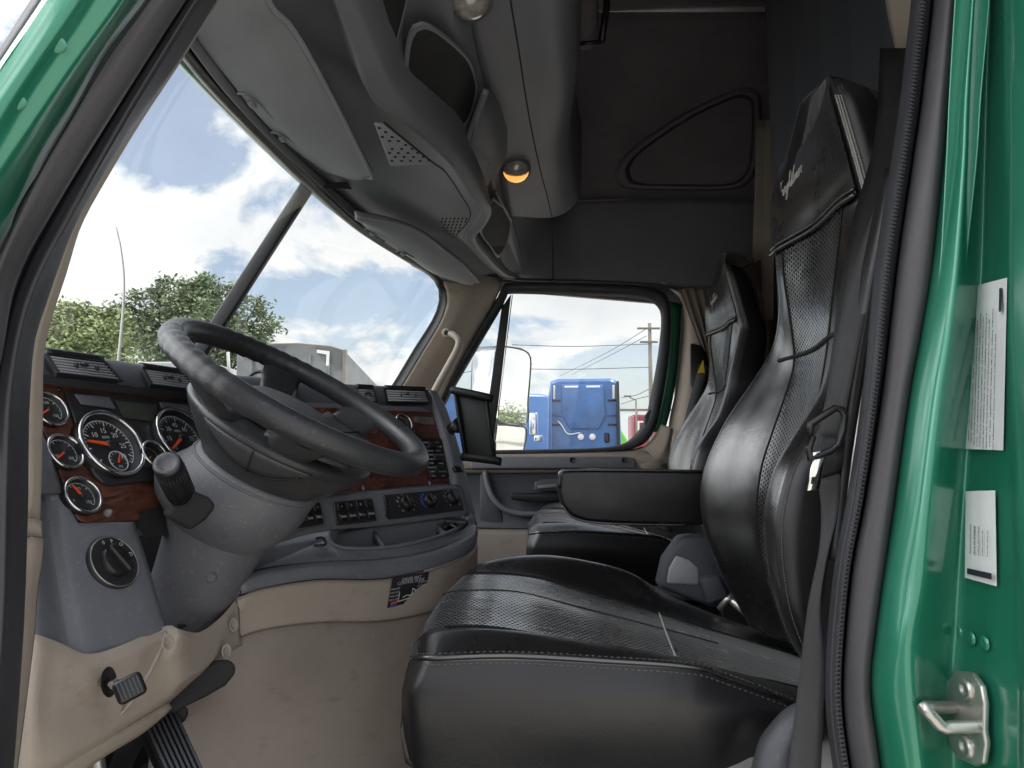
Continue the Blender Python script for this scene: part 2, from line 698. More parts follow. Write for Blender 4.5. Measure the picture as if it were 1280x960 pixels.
M['thread'] = mat('pale_thread', (0.48, 0.46, 0.43), 0.8)
M['wheel'] = mat('worn_black_wheel_rubber', (0.036, 0.037, 0.041), 0.36, bump=0.2, bscale=420, var=0.35, vscale=7, rvar=0.14, dust=0.15)
M['pad'] = mat('grained_hub_pad', (0.06, 0.062, 0.066), 0.34, bump=0.7, bscale=380, rvar=0.05)
M['green'] = mat('green_metallic_paint', (0.020, 0.205, 0.125), 0.36, metal=0.35, coat=1.0, var=0.10, vscale=9, rvar=0.08, bump=0.03, bscale=220)
M['chrome'] = mat('chrome', (0.78, 0.78, 0.78), 0.12, metal=1.0)
M['steel'] = mat('galvanised_steel', (0.55, 0.53, 0.50), 0.36, metal=0.85, var=0.15, vscale=30, rvar=0.12, bump=0.1, bscale=120)
M['white'] = mat('white_print', (0.72, 0.72, 0.72), 0.6)
M['dimwhite'] = mat('grey_white_print', (0.66, 0.67, 0.68), 0.6)
M['orange'] = mat('orange_needle', (0.85, 0.11, 0.02), 0.5)
M['blueprint'] = mat('blue_print', (0.03, 0.12, 0.6), 0.6)
M['redprint'] = mat('red_print', (0.55, 0.03, 0.03), 0.6)
M['dial'] = mat('dial_black', (0.028, 0.028, 0.031), 0.35)
M['lcd'] = mat('unlit_display', (0.060, 0.064, 0.052), 0.25)
M['wood'] = wood('reddish_wood_trim')
M['paper'] = mat('white_label_paper', (0.74, 0.74, 0.75), 0.5, var=0.03, vscale=30)
M['ink'] = mat('dark_ink', (0.015, 0.015, 0.03), 0.7)
M['belt'] = mat('black_belt_webbing', (0.034, 0.034, 0.036), 0.6, bump=0.5, bscale=900, rvar=0.1, vscale=20)
M['curtain'] = mat('dark_curtain_cloth', (0.075, 0.076, 0.092), 0.9, bump=0.3, bscale=900)
M['tancurtain'] = mat('taupe_curtain_cloth', (0.19, 0.155, 0.13), 0.9, bump=0.3, bscale=900, var=0.1, vscale=12)
M['seatgrey'] = mat('mid_grey_plastic', (0.20, 0.20, 0.21), 0.5, bump=0.2, bscale=500, var=0.08)
M['paleplastic'] = mat('pale_grey_plastic', (0.36, 0.37, 0.38), 0.5, bump=0.2, bscale=500, var=0.08)
M['glass'] = glass('windscreen_glass', refl=0.06, dirt=0.026)
M['sideglass'] = glass('side_glass', refl=0.04, dirt=0.02)
M['lens'] = mat('clear_lamp_lens', (0.30, 0.28, 0.26), 0.08, spec=1.0, coat=1.0, var=.5, vscale=60, bump=0.4, bscale=90)
M['amber'] = emis('lit_amber_lens', (1.0, 0.42, 0.10), 0.8, (0.9, 0.5, 0.2))
M['yellow'] = mat('yellow_tag', (0.75, 0.50, 0.03), 0.6)
# ================================================================== the yard outside
M['concrete'] = mat('pale_concrete_ground', (0.36, 0.345, 0.315), 0.9, bump=0.2, bscale=8, var=0.18, vscale=0.4)
M['bark'] = mat('brown_bark', (0.11, 0.085, 0.065), 0.9, bump=0.5, bscale=20)
M['leaf'] = mat('mid_green_leaves', (0.125, 0.170, 0.085), 0.6, var=0.45, vscale=1.2)
M['leaflight'] = mat('light_green_leaves', (0.185, 0.235, 0.095), 0.6, var=0.40, vscale=1.4)
M['blue'] = mat('blue_truck_paint', (0.042, 0.125, 0.32), 0.35, coat=0.5, var=0.28, vscale=2.5)
M['blue2'] = mat('bright_blue_truck_paint', (0.055, 0.18, 0.44), 0.3, coat=0.6, var=0.08, vscale=1.5)
M['trailergrey'] = mat('weathered_grey_trailer', (0.125, 0.137, 0.142), 0.6, var=0.35, vscale=1.2)
M['trailerwhite'] = mat('white_trailer', (0.36, 0.37, 0.365), 0.6, var=0.2, vscale=1.2)
M['warehouse'] = mat('pale_metal_cladding', (0.60, 0.62, 0.63), 0.6, var=0.05, vscale=0.3)
M['maroon'] = mat('maroon_truck_paint', (0.19, 0.015, 0.028), 0.3, coat=0.5)
M['lime'] = mat('lime_green_paint', (0.12, 0.42, 0.05), 0.4)
M['polewood'] = mat('grey_pole_wood', (0.16, 0.145, 0.13), 0.9, var=0.2, vscale=3)
M['wire'] = mat('dark_cable', (0.05, 0.05, 0.05), 0.7)
M['tyre'] = mat('tyre_rubber', (0.02, 0.02, 0.02), 0.85)
M['darkglass'] = mat('dark_cab_glass', (0.02, 0.025, 0.03), 0.08)
M['chromegrey'] = mat('grey_chrome_shell', (0.33, 0.34, 0.36), 0.22, metal=0.9)
M['mirror'] = mat('mirror_glass', (0.86, 0.87, 0.86), 0.015, metal=1.0)
M['antenna'] = mat('pale_fibreglass', (0.68, 0.67, 0.64), 0.5)

b = MB()
S = 900.0
b.poly([(-S, -S, 0), (S, -S, 0), (S, S, 0), (-S, S, 0)])
g = b.build('ground', M['concrete'], face=(0, 0, 50))
tag(g, 'pale concrete yard the trucks are parked on', 'ground', kind='structure')


def leaf_cloud(b, lobes, n, size, rnd):
    "many small leaf cards gathered in twig clumps through the volume of the lobes"
    tot = sum(r[3] * r[4] for r in lobes)
    for (cx, cy, cz, rr, rz) in lobes:
        for k in range(int(n * rr * rz / tot)):
            while True:
                p = Vector((rnd.uniform(-1, 1), rnd.uniform(-1, 1), rnd.uniform(-1, 1)))
                if 0.25 < p.length < 1:
                    break
            p = p * (0.55 + 0.45 * p.length) * rnd.uniform(0.75, 1.12)
            c = Vector((cx + p.x * rr, cy + p.y * rr, cz + p.z * rz))
            for j in range(7):
                q = c + Vector((rnd.gauss(0, 1), rnd.gauss(0, 1), rnd.gauss(0, 0.8))) * size * 1.5
                a = Vector((rnd.uniform(-1, 1), rnd.uniform(-1, 1), rnd.uniform(-0.7, 0.7))).normalized()
                d = a.cross(Vector((rnd.uniform(-1, 1), rnd.uniform(-1, 1), rnd.uniform(-1, 1)))).normalized()
                s = size * rnd.uniform(0.6, 1.3)
                b.add([q - a * s, q + d * s * 0.42, q + a * s, q - d * s * 0.42], [[0, 1, 2, 3]], 0, False)


def tree(x, y, h, lobes, n, size, leafm, label, seed, cat='tree', group=None):
    rnd = random.Random(seed)
    t = thing('leafy_tree', label, cat, (x, y, 0), group)
    tb = MB()
    tb.tube([(x, y, 0), (x + 0.1, y, h * 0.25), (x - 0.05, y + .1, h * 0.5), (x + 0.1, y, h * 0.8)], lambda s: 0.22 * (1 - 0.8 * s) * h / 7, 8, res=10)
    for (cx, cy, cz, rr, rz) in lobes:
        tb.tube([(x, y, h * 0.35), ((x + cx) / 2, (y + cy) / 2, (h * .4 + cz) / 2), (cx, cy, cz + rz * 0.5)], lambda s: 0.07 * (1 - 0.75 * s) * h / 7, 6, res=7)
    tb.build('trunk', M['bark'], t)
    cb = MB()
    leaf_cloud(cb, lobes, n, size, rnd)
    cb.build('crown', leafm, t, weld=False)
    return t


def lob(px, py, Y, rpx, rz=None):
    p = P(px, py, Y)
    return (p.x, p.y, p.z, rpx * Y / F, (rz or rpx) * Y / F)


tree(-9.9, 22, 7.4, [lob(238, 385, 22, 42, 34), lob(205, 405, 22.5, 36, 34), lob(270, 405, 21.5, 44, 36), lob(310, 425, 22, 30, 26), lob(175, 415, 22, 26, 26), lob(240, 440, 22, 80, 40), lob(255, 358, 22, 14, 12), lob(325, 436, 22, 16, 14)] + [lob(240 + math.cos(R(q_)) * rr_, 415 - math.sin(R(q_)) * rr_ * .72, 22, 11 + (q_ * 7) % 6, 8) for q_, rr_ in ((5, 98), (18, 90), (30, 96), (42, 82), (54, 92), (66, 78), (80, 90), (97, 80), (110, 92), (124, 80), (138, 94), (152, 84), (166, 92), (176, 86))],
     2500, 0.085, M['leaf'], 'tall mid green tree rising behind the steering wheel', 3)
tree(-9.4, 16, 5.2, [lob(95, 415, 16, 36, 24), lob(65, 425, 16.4, 34, 24), lob(130, 425, 15.7, 30, 28), lob(45, 430, 16, 30, 30), lob(100, 455, 16, 70, 30), lob(10, 435, 16, 40, 30)] + [lob(x_, y_, 16, 8, 8) for x_, y_ in ((60, 396), (76, 388), (92, 385), (110, 390), (122, 395), (140, 392), (152, 400), (48, 402))],
     2600, 0.070, M['leaflight'], 'lower light green tree at the left edge of the windscreen', 5)

# vehicles in the yard ------------------------------------------------------------
def wheel(b, c, r, w, ax, mat_=0):
    ax = Vector(ax).normalized()
    b.lathe(Vector(c) - ax * w / 2, ax, [(0.01, 0), (r * .55, 0), (r * .6, -.01), (r * .95, -.005), (r, .03), (r, w - .03), (r * .95, w), (r * .55, w), (0.01, w)], 24, mat_)


def sleeper_truck(cx, cy, w, d, ztop, yaw, paint, label, group, detail=True):
    "tractor seen from behind its tall sleeper: rear wall towards the camera"
    t = thing('parked_truck', label, 'truck', (cx, cy, 0), group)
    u = Vector((math.cos(yaw), math.sin(yaw), 0))
    v = Vector((-math.sin(yaw), math.cos(yaw), 0))
    zz = Vector((0, 0, 1))
    O = Vector((cx, cy, 0))

    def Q(a, b_, c):
        return O + u * a + v * b_ + zz * c
    b = MB()
    rows = []
    for (y0, zt, k) in ((0, ztop - .10, 0.97), (0.08, ztop, 1.0), (d * .55, ztop + .02, 1.0), (d * .8, ztop - .5, .98), (d, ztop - 1.2, .94), (d + 0.05, 1.2, .94)):
        hw = w / 2 * k
        rows.append([Q(-hw, y0, 0.95), Q(-hw - .02, y0, 2.0), Q(-hw + .02, y0, zt - .5), Q(-hw + .10, y0, zt - .08), Q(-hw + .3, y0, zt), Q(hw - .3, y0, zt), Q(hw - .10, y0, zt - .08), Q(hw - .02, y0, zt - .5), Q(hw + .02, y0, 2.0), Q(hw, y0, 0.95)])
    b.grid(rows)
    b.poly(rows[0])
    b.build('body', paint, t)
    h = MB()
    h.box(Q(0, d + 1.2, 1.45), (w * .8, 2.4, 1.1), (u, v, zz), .25, 4)
    h.build('hood', paint, t)
    if detail:
        p = MB()
        zc = ztop
        p.prism([Q(-w * .30, -.005, zc - .18), Q(w * .26, -.005, zc - .20), Q(w * .30, -.005, zc - 1.12), Q(w * .20, -.005, zc - 1.55), Q(-w * .20, -.005, zc - 1.55), Q(-w * .30, -.005, zc - 1.1)], v * -.05, .03)
        p.build('rear_panel', paint, t)
        p = MB()
        p.box(Q(0, -.03, zc - 1.13), (w * .9, .05, .05), (u, v, zz), .02)
        p.build('ledge', paint, t)
        for s, a0 in ((-1, .03), (1, .10)):
            p = MB()
            p.prism([Q(s * w * .44, -.01, 1.3), Q(s * (w * .44 + a0), -.01, 1.3), Q(s * (w * .44 + a0 * .8), -.01, zc - .12), Q(s * w * .44, -.01, zc - .12)], v * -.30, .015)
            p.build('side_fairing', [M['black'] if s > 0 else paint], t)
            p = MB()
            p.box(Q(s * w * .41, -.012, zc - .42), (.07, .02, .42), (u, v, zz), .01)
            p.build('marker_strip', M['white'], t)
            for zz_ in (zc - .68, zc - 1.42):
                p = MB()
                p.box(Q(s * w * .38, -.02, zz_), (.26, .05, .05), (u, v, zz), .015)
                p.build('hinge', M['black'], t)
        for a in (-.17, .13):
            p = MB()
            p.box(Q(a * w, -.062, zc - .26), (.42, .02, .06), (u, v, zz), .01)
            p.build('vent_strip', M['white'], t)
        for a in (-.02, .14):
            p = MB()
            p.lathe(Q(a * w - .06, -.005, zc - 1.79), -v, [(.10, 0), (.10, .04), (.07, .06), (.001, .065)], 18)
            p.build('work_light', M['white'], t)
        p = MB()
        p.box(Q(.31 * w, -.01, zc - 1.82), (.15, .05, .30), (u, v, zz), .05, 3)
        p.build('service_port', M['black'], t)
        # folded grab rail and crumpled lower skin
        p = MB()
        p.tube([Q(-w * .36, -.04, zc - 1.30), Q(-w * .3, -.07, zc - 1.45), Q(-w * .22, -.05, zc - 1.7), Q(-w * .05, -.06, zc - 1.66)], .02, 6, res=12)
        p.build('hose', M['white'], t)
    for a in (-1, 1):
        for yy in (-1.2, d + 1.6):
            p = MB()
            wheel(p, Q(a * (w / 2 - .18), yy, .52), .52, .3, u)
            p.build('wheel', M['tyre'], t)
    p = MB()
    p.box(Q(0, -.3, .85), (.9, 3.6, .3), (u, v, zz), .03)
    p.build('chassis', M['black'], t)
    return t


c = P(731, 500, 22)
sleeper_truck(c.x - .03, 22, 2.22, 2.0, 4.2, R(-5), M['blue'], 'blue sleeper truck seen squarely from behind, with two round white lamps', 'blue trucks parked across the yard')
c = P(652, 500, 25)
t2 = sleeper_truck(c.x + .2, 25.5, 2.1, 2.2, 4.02, R(26), M['blue2'], 'bright blue truck half hidden behind the outside mirror', 'blue trucks parked across the yard', detail=False)
b = MB()
pz = P(667, 530, 23.9)
b.box(pz, (.28, .2, .75), None, .06, 3)
b.build('door_mirror', M['chrome'], t2)
b = MB()
pz = P(673, 548, 23.9)
b.box(pz, (.3, .2, .22), None, .06, 3)
b.build('lower_mirror', M['chrome'], t2)
c = P(578, 500, 17)
sleeper_truck(c.x, 17.5, 2.3, 2.2, 3.42, R(10), M['blue'], 'blue truck behind the tablet holder, in the small front window', 'blue trucks parked across the yard', detail=False)

# grey trailer end behind the wheel
t = thing('grey_trailer', 'weathered grey trailer with a white corner mark, behind the steering wheel', 'trailer', (P(370, 470, 14).x, 15, 0))
b = MB()
p0, p1 = P(296, 440, 14), P(433, 440, 14)
zt = P(380, 430, 14).z
out = [(p0.x, 14, 1.0), (p0.x, 14, zt - .10), (p0.x + .5, 14, zt - .02), (p0.x + 1.2, 14, zt), (p1.x - .3, 14, zt - .06), (p1.x, 14, zt - .16), (p1.x, 14, 1.0)]
b.prism(out, (-.8, 8, 0), .03)
b.build('body', M['trailergrey'], t)
b = MB()
for pxx in (315, 340, 365, 388, 412):
    q = P(pxx, 450, 14)
    b.box((q.x, 13.98, 2.4), (.05, .05, 2.9), None, .01)
b.build('rib', M['trailergrey'], t)
b = MB()
b.box((p1.x - .02, 13.97, 2.5), (.08, .08, 2.9), None, .02)
b.build('corner_post', M['polewood'], t)
b = MB()
b.tube([(o[0], 13.97, o[2] - .0) for o in out[1:6]], .022, 6)
b.build('top_rail', M['polewood'], t)
b = MB()
a = P(397, 439, 13.96); q = P(411, 441, 13.96); e = P(410, 457, 13.96)
b.prism([P(396, 437, 13.95), P(412, 439, 13.95), P(411, 457, 13.95), P(407.5, 457, 13.95), P(408, 443, 13.95), P(396, 441, 13.95)], (0, .01, 0))
b.build('corner_mark', M['white'], t)
for s in (0, 1):
    for yy in (16, 17.3):
        b = MB()
        wheel(b, (p0.x + .3 + s * (p1.x - p0.x - .6), yy, .5), .5, .4, (1, 0, 0))
        b.build('wheel', M['tyre'], t)

t = thing('white_trailer', 'long white box trailer low in front of the trees', 'trailer', (-9.5, 19, 0))
b = MB()
q0, q1 = P(150, 452, 19), P(262, 452, 19)
b.box(((q0.x + q1.x) / 2, 20.2, (q0.z + 1.1) / 2), (q1.x - q0.x, 2.4, q0.z - 1.1), None, .05)
b.build('body', M['trailerwhite'], t)
for s in (-1, 1):
    for dx in (.8, 2.0):
        b = MB()
        wheel(b, (q0.x + dx, 20.2 + s * .95, .5), .5, .4, (0, 1, 0))
        b.build('wheel', M['tyre'], t)
b = MB()
b.tube([P(287, 480, 13), P(285, 440, 13)], .03, 8)
o = b.build('marker_post', M['trailerwhite'])
tag(o, 'thin pale post standing by the grey trailer', 'post')

# maroon truck and lime machine
t = thing('maroon_truck', 'dark red truck far off at the right end of the side window', 'truck', (P(800, 540, 60).x, 60, 0))
b = MB()
a = P(790, 518, 60); e = P(828, 518, 60)
b.box(((a.x + e.x) / 2, 61.2, (a.z + 1) / 2), (e.x - a.x, 2.4, a.z - 1), None, .25, 3)
b.build('body', M['maroon'], t)
b = MB()
b.text('D', P(803, 534, 59.9) + Vector((0, -.1, 0)), Vector((1, 0, 0)), Vector((0, 0, 1)), 1.5)
b.build('lettering', M['white'], t)
for xx in (a.x + .5, e.x - .5):
    b = MB()
    wheel(b, (xx, 60.4, .5), .5, .4, (0, 1, 0))
    b.build('wheel', M['tyre'], t)

t = thing('lime_truck', 'lime green vehicle with a rounded top, just right of the blue sleeper truck', 'truck', (P(780, 545, 40).x, 40, 0))
b = MB()
a = P(763, 530, 40); e = P(786, 545, 40)
zt = P(770, 531, 40).z
b.prism([(a.x, 40, .9), (a.x, 40, zt), (a.x + .4, 40, zt + .02), (e.x - .35, 40, zt - .35), (e.x, 40, zt - .95), (e.x, 40, .9)], (0, 2.3, 0), .12, 3)
b.build('body', M['lime'], t)
for xx in (a.x + .3, e.x - .3):
    b = MB()
    wheel(b, (xx, 40.0, .5), .5, .35, (0, 1, 0))
    b.build('wheel', M['tyre'], t)

# buildings
def warehouse(x0, x1, y0, y1, h, label):
    t = thing('warehouse', label, 'building', ((x0 + x1) / 2, (y0 + y1) / 2, 0))
    b = MB()
    b.box(((x0 + x1) / 2, (y0 + y1) / 2, h / 2), (x1 - x0, y1 - y0, h), None, .05)
    b.build('wall', M['warehouse'], t)
    b = MB()
    b.box(((x0 + x1) / 2, (y0 + y1) / 2, h + .12), (x1 - x0 + .4, y1 - y0 + .4, .24), None, .04)
    b.build('roof', M['trailergrey'], t)
    b = MB()
    n = int((x1 - x0) / 3)
    for i in range(n):
        b.box((x0 + 1.5 + i * 3, y0 - .04, h * .5), (.12, .08, h - .3), None)
    m = int((y1 - y0) / 3)
    for i in range(m):
        b.box((x0 - .04, y0 + 1.5 + i * 3, h * .5), (.08, .12, h - .3), None)
    b.build('cladding_rib', M['trailerwhite'], t)


warehouse(9, 45, 95, 120, 7.4, 'pale low warehouse beyond the trucks, under the overhead wires')
warehouse(85, 105, -10, 40, 6.6, 'pale warehouse seen in the outside mirror')
q = 46
tree(30, 7.6, 4.3, [(30, 7.6, 3.2, 1.1, 1.0), (30.5, 6.8, 2.7, 1.0, .9), (30, 8.4, 2.8, .9, .9)], 500, 0.09, M['leaflight'], 'small bright green tree reflected in the outside mirror', 11)

# utility pole and wires
py0, py1 = P(812, 404, 45), P(812, 560, 45)
t = thing('utility_pole', 'wooden utility pole with cross arms at the right of the side window', 'pole', (py0.x, 45, 0))
b = MB()
b.tube([(py0.x, 45, 0), py0], lambda s: .17 - .06 * s, 10)
b.build('pole', M['polewood'], t)
for yy, w in ((411, 1.3), (428, 1.0)):
    z = P(812, yy, 45).z
    b = MB()
    b.box((py0.x - .1, 44.85, z), (w * 1.1, .12, .12), None, .01)
    b.build('cross_arm', M['polewood'], t)
b = MB()
b.lathe(P(814.5, 437, 44.8), (0, 0, 1), [(.001, -.35), (.2, -.35), (.2, .3), (.001, .32)], 14)
b.build('transformer', M['warehouse'], t)
for (pts, lab) in (
        ([(808, 411, 45), (760, 440, 60), (700, 470, 85)], 'upper sloping cable running from the pole cross arm down to the left'),
        ([(808, 420, 45), (765, 443, 60), (715, 468, 85)], 'second sloping cable under the upper one'),
        ([(640, 461, 40), (720, 461.5, 42), (812, 459, 45)], 'level cable crossing the sky above the blue truck'),
        ([(640, 431, 40), (720, 433, 42), (812, 430, 45)], 'topmost level cable crossing the side window'),
        ([(777, 497, 50), (795, 494, 47), (812, 486, 45)], 'low cable leaving the pole just right of the blue truck'),
        ([(560, 470, 45), (590, 464, 45), (640, 459, 45)], 'cable behind the mirror in the small front window'),
        ([(777, 505, 52), (795, 499, 47), (812, 495, 45)], 'lowest cable leaving the pole towards the blue truck')):
    b = MB()
    b.tube(PP(pts), .022, 5, res=14)
    tag(b.build('overhead_cable', M['wire']), lab, 'cable', 'overhead cables')
t = thing('street_lamp', 'small street lamp with a curved arm above the maroon truck', 'street lamp', (P(795, 540, 58).x, 58, 0))
b = MB()
p = P(795, 500, 58)
b.tube([(p.x, 58, 0), p], .07, 8)
b.build('pole', M['polewood'], t)
b = MB()
b.tube([p, P(790, 498, 58), P(785, 495, 58)], .05, 8, res=8)
b.build('arm', M['polewood'], t)
b = MB()
b.box(P(784.5, 495, 58), (.6, .2, .12), None, .04)
b.build('lamp_head', M['polewood'], t)

# antenna in front of the windscreen
b = MB()
b.tube(PP([(147, 462, 1.42), (153, 400, 1.42), (155, 350, 1.42), (151, 310, 1.41), (145, 284, 1.40)]), lambda s: .0034 - .002 * s, 8, res=20)
tag(b.build('whip_antenna', M['antenna']), 'thin pale whip antenna in front of the left windscreen pane', 'antenna')

# outside mirror of the passenger side
t = thing('side_mirror', 'large chrome backed side mirror outside the passenger window', 'mirror', P(640, 560, 3.2))
nm = Vector((.76, -.65, 0)).normalized()
gp = (P(644, 490, 3.12), nm)
b = MB()
gl = [PL(x, y, gp) for x, y in ((626, 440), (630, 433.5), (652, 437), (661, 443), (663.5, 455), (660, 500), (657, 530), (622, 526), (622, 500))]
b.poly(gl)
b.build('upper_glass', M['mirror'], t, solid=.004, face=gl[0] + nm)
gp2 = (P(644, 540, 3.12) , Vector((.74, -.655, -.06)).normalized())
b = MB()
gl2 = [PL(x, y, gp2) for x, y in ((621, 531), (656.5, 535), (654.5, 563), (652, 572), (620, 572))]
b.poly(gl2)
b.build('lower_glass', M['mirror'], t, solid=.004, face=gl2[0] + nm)
b = MB()
rim = [PL(x, y, (gp[0] - nm * .012, nm)) for x, y in ((621, 440), (627, 431.5), (652, 434.8), (661.5, 441), (664.8, 454), (661.5, 500), (657.5, 535), (655, 580), (618, 580), (619, 500))]
back = [p - nm * .06 + Vector((-.055, .0, 0)) for p in rim]
cen = sum(rim, Vector()) / len(rim)
back2 = [cen + (p - cen) * .75 - nm * .095 + Vector((-.06, 0, 0)) for p in rim]
b.grid([rim, [p - nm * .03 for p in rim], back, back2], closed_u=True)
b.poly(back2, 0)
b.poly(rim, 0)
b.build('housing', M['chromegrey'], t)
b = MB()
b.tube(catmull(gl + [gl[0]], 60)[:-1], .0035, 6, closed=True)
b.tube(catmull(gl2 + [gl2[0]], 60)[:-1], .0035, 6, closed=True)
b.build('glass_gasket', M['black'], t)
b = MB()
b.tube([cen - nm * .1 + Vector((-.05, 0, -.18)), cen - nm * .15 + Vector((-.1, -.1, -.3)), Vector((cen.x - .2, 2.85, 1.72))], .02, 10, res=12)
b.build('bracket', M['black'], t)
# ================================================================== the cab shell
cab = thing('truck_cab', 'green truck cab with its driver door opening, dark grey lining and raised roof', 'truck cab', (0.3, 1.65, 1.1))

# --- front of the door opening: painted pillar, rubber seals, tan trim --------------
A_ = PP([(-170, 320, .47), (-110, 232, .47), (0, 60, .47), (38, 0, .47), (90, -80, .47)])
B_ = PP([(-160, 330, .46), (-110, 239, .46), (0, 77, .46), (52, 0, .46), (104, -80, .46)])
B1 = PP([(-150, 345, .455), (-85, 260, .455), (20, 108, .455), (92, 0, .455), (142, -80, .455)])
B2 = PP([(-140, 360, .468), (-60, 285, .468), (40, 118, .468), (112, 14, .468), (170, -80, .468)])
C_ = PP([(-120, 370, .475), (-50, 305, .475), (0, 219, .475), (75, 105, .475), (150, 0, .475), (200, -80, .475)])
C1 = PP([(-100, 400, .50), (-15, 285, .50), (40, 195, .50), (92, 112, .50), (168, 0, .50), (222, -80, .50)])
D_ = PP([(-90, 440, .53), (-30, 360, .53), (9, 295, .53), (53, 206, .53), (94, 137, .53), (134, 67, .53), (184, 0, .53), (240, -80, .53)])
D0 = PP([(-90, 450, .515), (-28, 364, .515), (11, 298, .515), (55, 208, .515), (96, 139, .515), (136, 69, .515), (186, 1, .515), (241, -80, .515)])
b = MB()
b.loft([A_, B_], 24, 2)
b.build('windscreen_outer_trim', M['rubberlight'], cab, face=CAM, solid=.01)
b = MB()
b.loft([B_, B1, B2, C_, C1, D_], 40, 5)
b.build('door_frame_front', M['green'], cab, face=CAM, solid=.02)
for (x, y) in ((72, 56), (21, 127)):
    b = MB()
    b.lathe(P(x, y, .463), (CAM - P(x, y, .46)), [(.0001, .0010), (.003, .0010), (.0045, .0006), (.0055, 0)], 16)
    b.build('paint_blister', M['green'], cab)
E0 = PP([(-80, 560, .52), (-25, 420, .52), (8, 330, .52), (60, 226, .52), (104, 152, .52), (150, 80, .52), (205, 0, .52), (262, -80, .52)])
E_ = PP([(-60, 560, .535), (-8, 470, .535), (20, 350, .535), (75, 246, .535), (137, 145, .535), (178, 80, .535), (230, 0, .535), (286, -80, .535)])
E1 = PP([(-40, 960, .575), (-22, 700, .575), (-12, 560, .575), (-2, 470, .575), (26, 350, .575), (81, 246, .575), (143, 145, .575), (184, 80, .575), (236, 0, .575), (292, -80, .575)])
b = MB()
b.loft([D0, E0, E_, PP([(-60, 560, .58), (-8, 470, .58), (20, 350, .58), (75, 246, .58), (137, 145, .58), (178, 80, .58), (230, 0, .58), (286, -80, .58)])], 48, 5)
b.build('door_seal', M['rubberlight'], cab, face=CAM, solid=.01)
G0 = PP([(-60, 1030, .57), (-25, 800, .57), (-14, 600, .57), (-4, 470, .57), (24, 352, .57), (79, 248, .57), (141, 147, .57), (182, 82, .57), (234, 2, .57), (290, -80, .57)])
G1 = PP([(-22, 1030, .57), (2, 800, .57), (8, 600, .57), (14, 480, .57), (38, 370, .57), (92, 262, .57), (154, 150, .57), (193, 85, .57), (243, 4, .57), (297, -80, .57)])
G2 = PP([(-18, 1030, .585), (6, 800, .585), (12, 600, .585), (18, 480, .585), (42, 370, .585), (95, 263, .585), (157, 151, .585), (196, 86, .585), (246, 5, .585), (300, -80, .585)])
F_ = PP([(12, 1030, .63), (29, 800, .63), (35, 640, .63), (36, 560, .63), (37, 510, .63), (43, 430, .63), (58, 380, .63), (73, 336, .63), (94, 281, .63), (125, 225, .63), (175, 147, .63), (228, 70, .63), (272, 0, .63), (322, -80, .63)])
F2 = [CAM + (p - CAM) * 1.09 + Vector((-.014, 0, 0)) for p in F_]
b = MB()
b.loft([G0, G1], 50, 3)
b.loft([G1, G2], 50, 2)
b.loft([G2, F_, F2], 50, 6)
b.build('inner_door_seal', M['rubber'], cab, face=CAM, solid=.008)
b = MB()
b.loft([[CAM + (p - CAM) * 1.16 for p in C1], [CAM + (p - CAM) * 1.14 for p in E_], [CAM + (p - CAM) * 1.12 for p in G2]], 50, 3)
b.build('pillar_core', M['rubber'], cab, face=CAM, solid=.004)
b = MB()
b.poly(PP([(588, 322, 2.80), (660, 322, 2.80), (660, 352, 2.80), (612, 353, 2.80), (600, 349, 2.80)]))
b.build('corner_filler', M['rubber'], cab, face=CAM, solid=.004)
Fi = PP([(30, 650, .70), (34, 600, .70), (33, 530, .70), (40, 430, .70), (68, 336, .70), (88, 281, .70), (118, 225, .70), (166, 147, .70), (217, 70, .70), (260, 0, .70)])
T_ = PP([(44, 650, .72), (46, 600, .72), (48, 520, .72), (51, 430, .72), (79, 336, .72), (96, 281, .72), (125, 227, .72), (172, 149, .72), (223, 72, .72), (266, 2, .72)])
b = MB()
b.loft([Fi, T_, [p + Vector((-.03, .03, 0)) for p in T_]], 40, 4)
b.build('pillar_trim', M['tan'], cab, face=CAM, solid=.004)
b = MB()
b.loft([PP([(30, 652, .68), (42, 648, .69), (53, 652, .70)]), PP([(30, 674, .68), (44, 670, .69), (53, 672, .70)])], 8, 2)
b.build('trim_clip', M['tan'], cab, face=CAM, solid=.006)
b = MB()
b.loft([PP([(22, 674, .66), (30, 740, .66), (25, 800, .66), (5, 980, .66)]), PP([(44, 672, .675), (42, 700, .675), (38, 760, .675), (32, 830, .675), (10, 980, .675)]), PP([(56, 674, .70), (54, 700, .70), (47, 745, .70), (43, 800, .70), (20, 980, .70)])], 24, 4)
b.build('lower_pillar_trim', M['tan'], cab, face=CAM, solid=.004)

# --- rear of the door opening ----------------------------------------------------------
def rl(lst, Y): return PP([(x, y, Y) for x, y in lst])
Hx = [(1152, -80), (1145, 0), (1130, 130), (1120, 200), (1100, 330), (1085, 480), (1065, 620), (1047, 720), (1037, 860), (1047, 960), (1062, 1040)]
Ix = [(1168, -80), (1163, 0), (1148, 130), (1138, 200), (1119, 330), (1101, 480), (1079, 620), (1061, 720), (1050, 860), (1060, 960), (1074, 1040)]
Jx = [(1204, -80), (1197, 0), (1186, 120), (1179, 200), (1165, 330), (1150, 420), (1135, 500), (1115, 640), (1102, 730), (1092, 800), (1087, 860), (1095, 930), (1112, 1040)]
b = MB()
b.loft([rl([(x - 6, y) for x, y in Hx], .80), rl(Hx, .765), rl([(x + 9, y) for x, y in Hx], .752), rl(Ix, .765)], 60, 4)
b.loft([rl(Ix, .765), rl([(x + 3, y) for x, y in Ix], .775)], 60, 2)
b.build('rear_seal_bead', M['rubber'], cab, face=CAM, solid=.008)
b = MB()
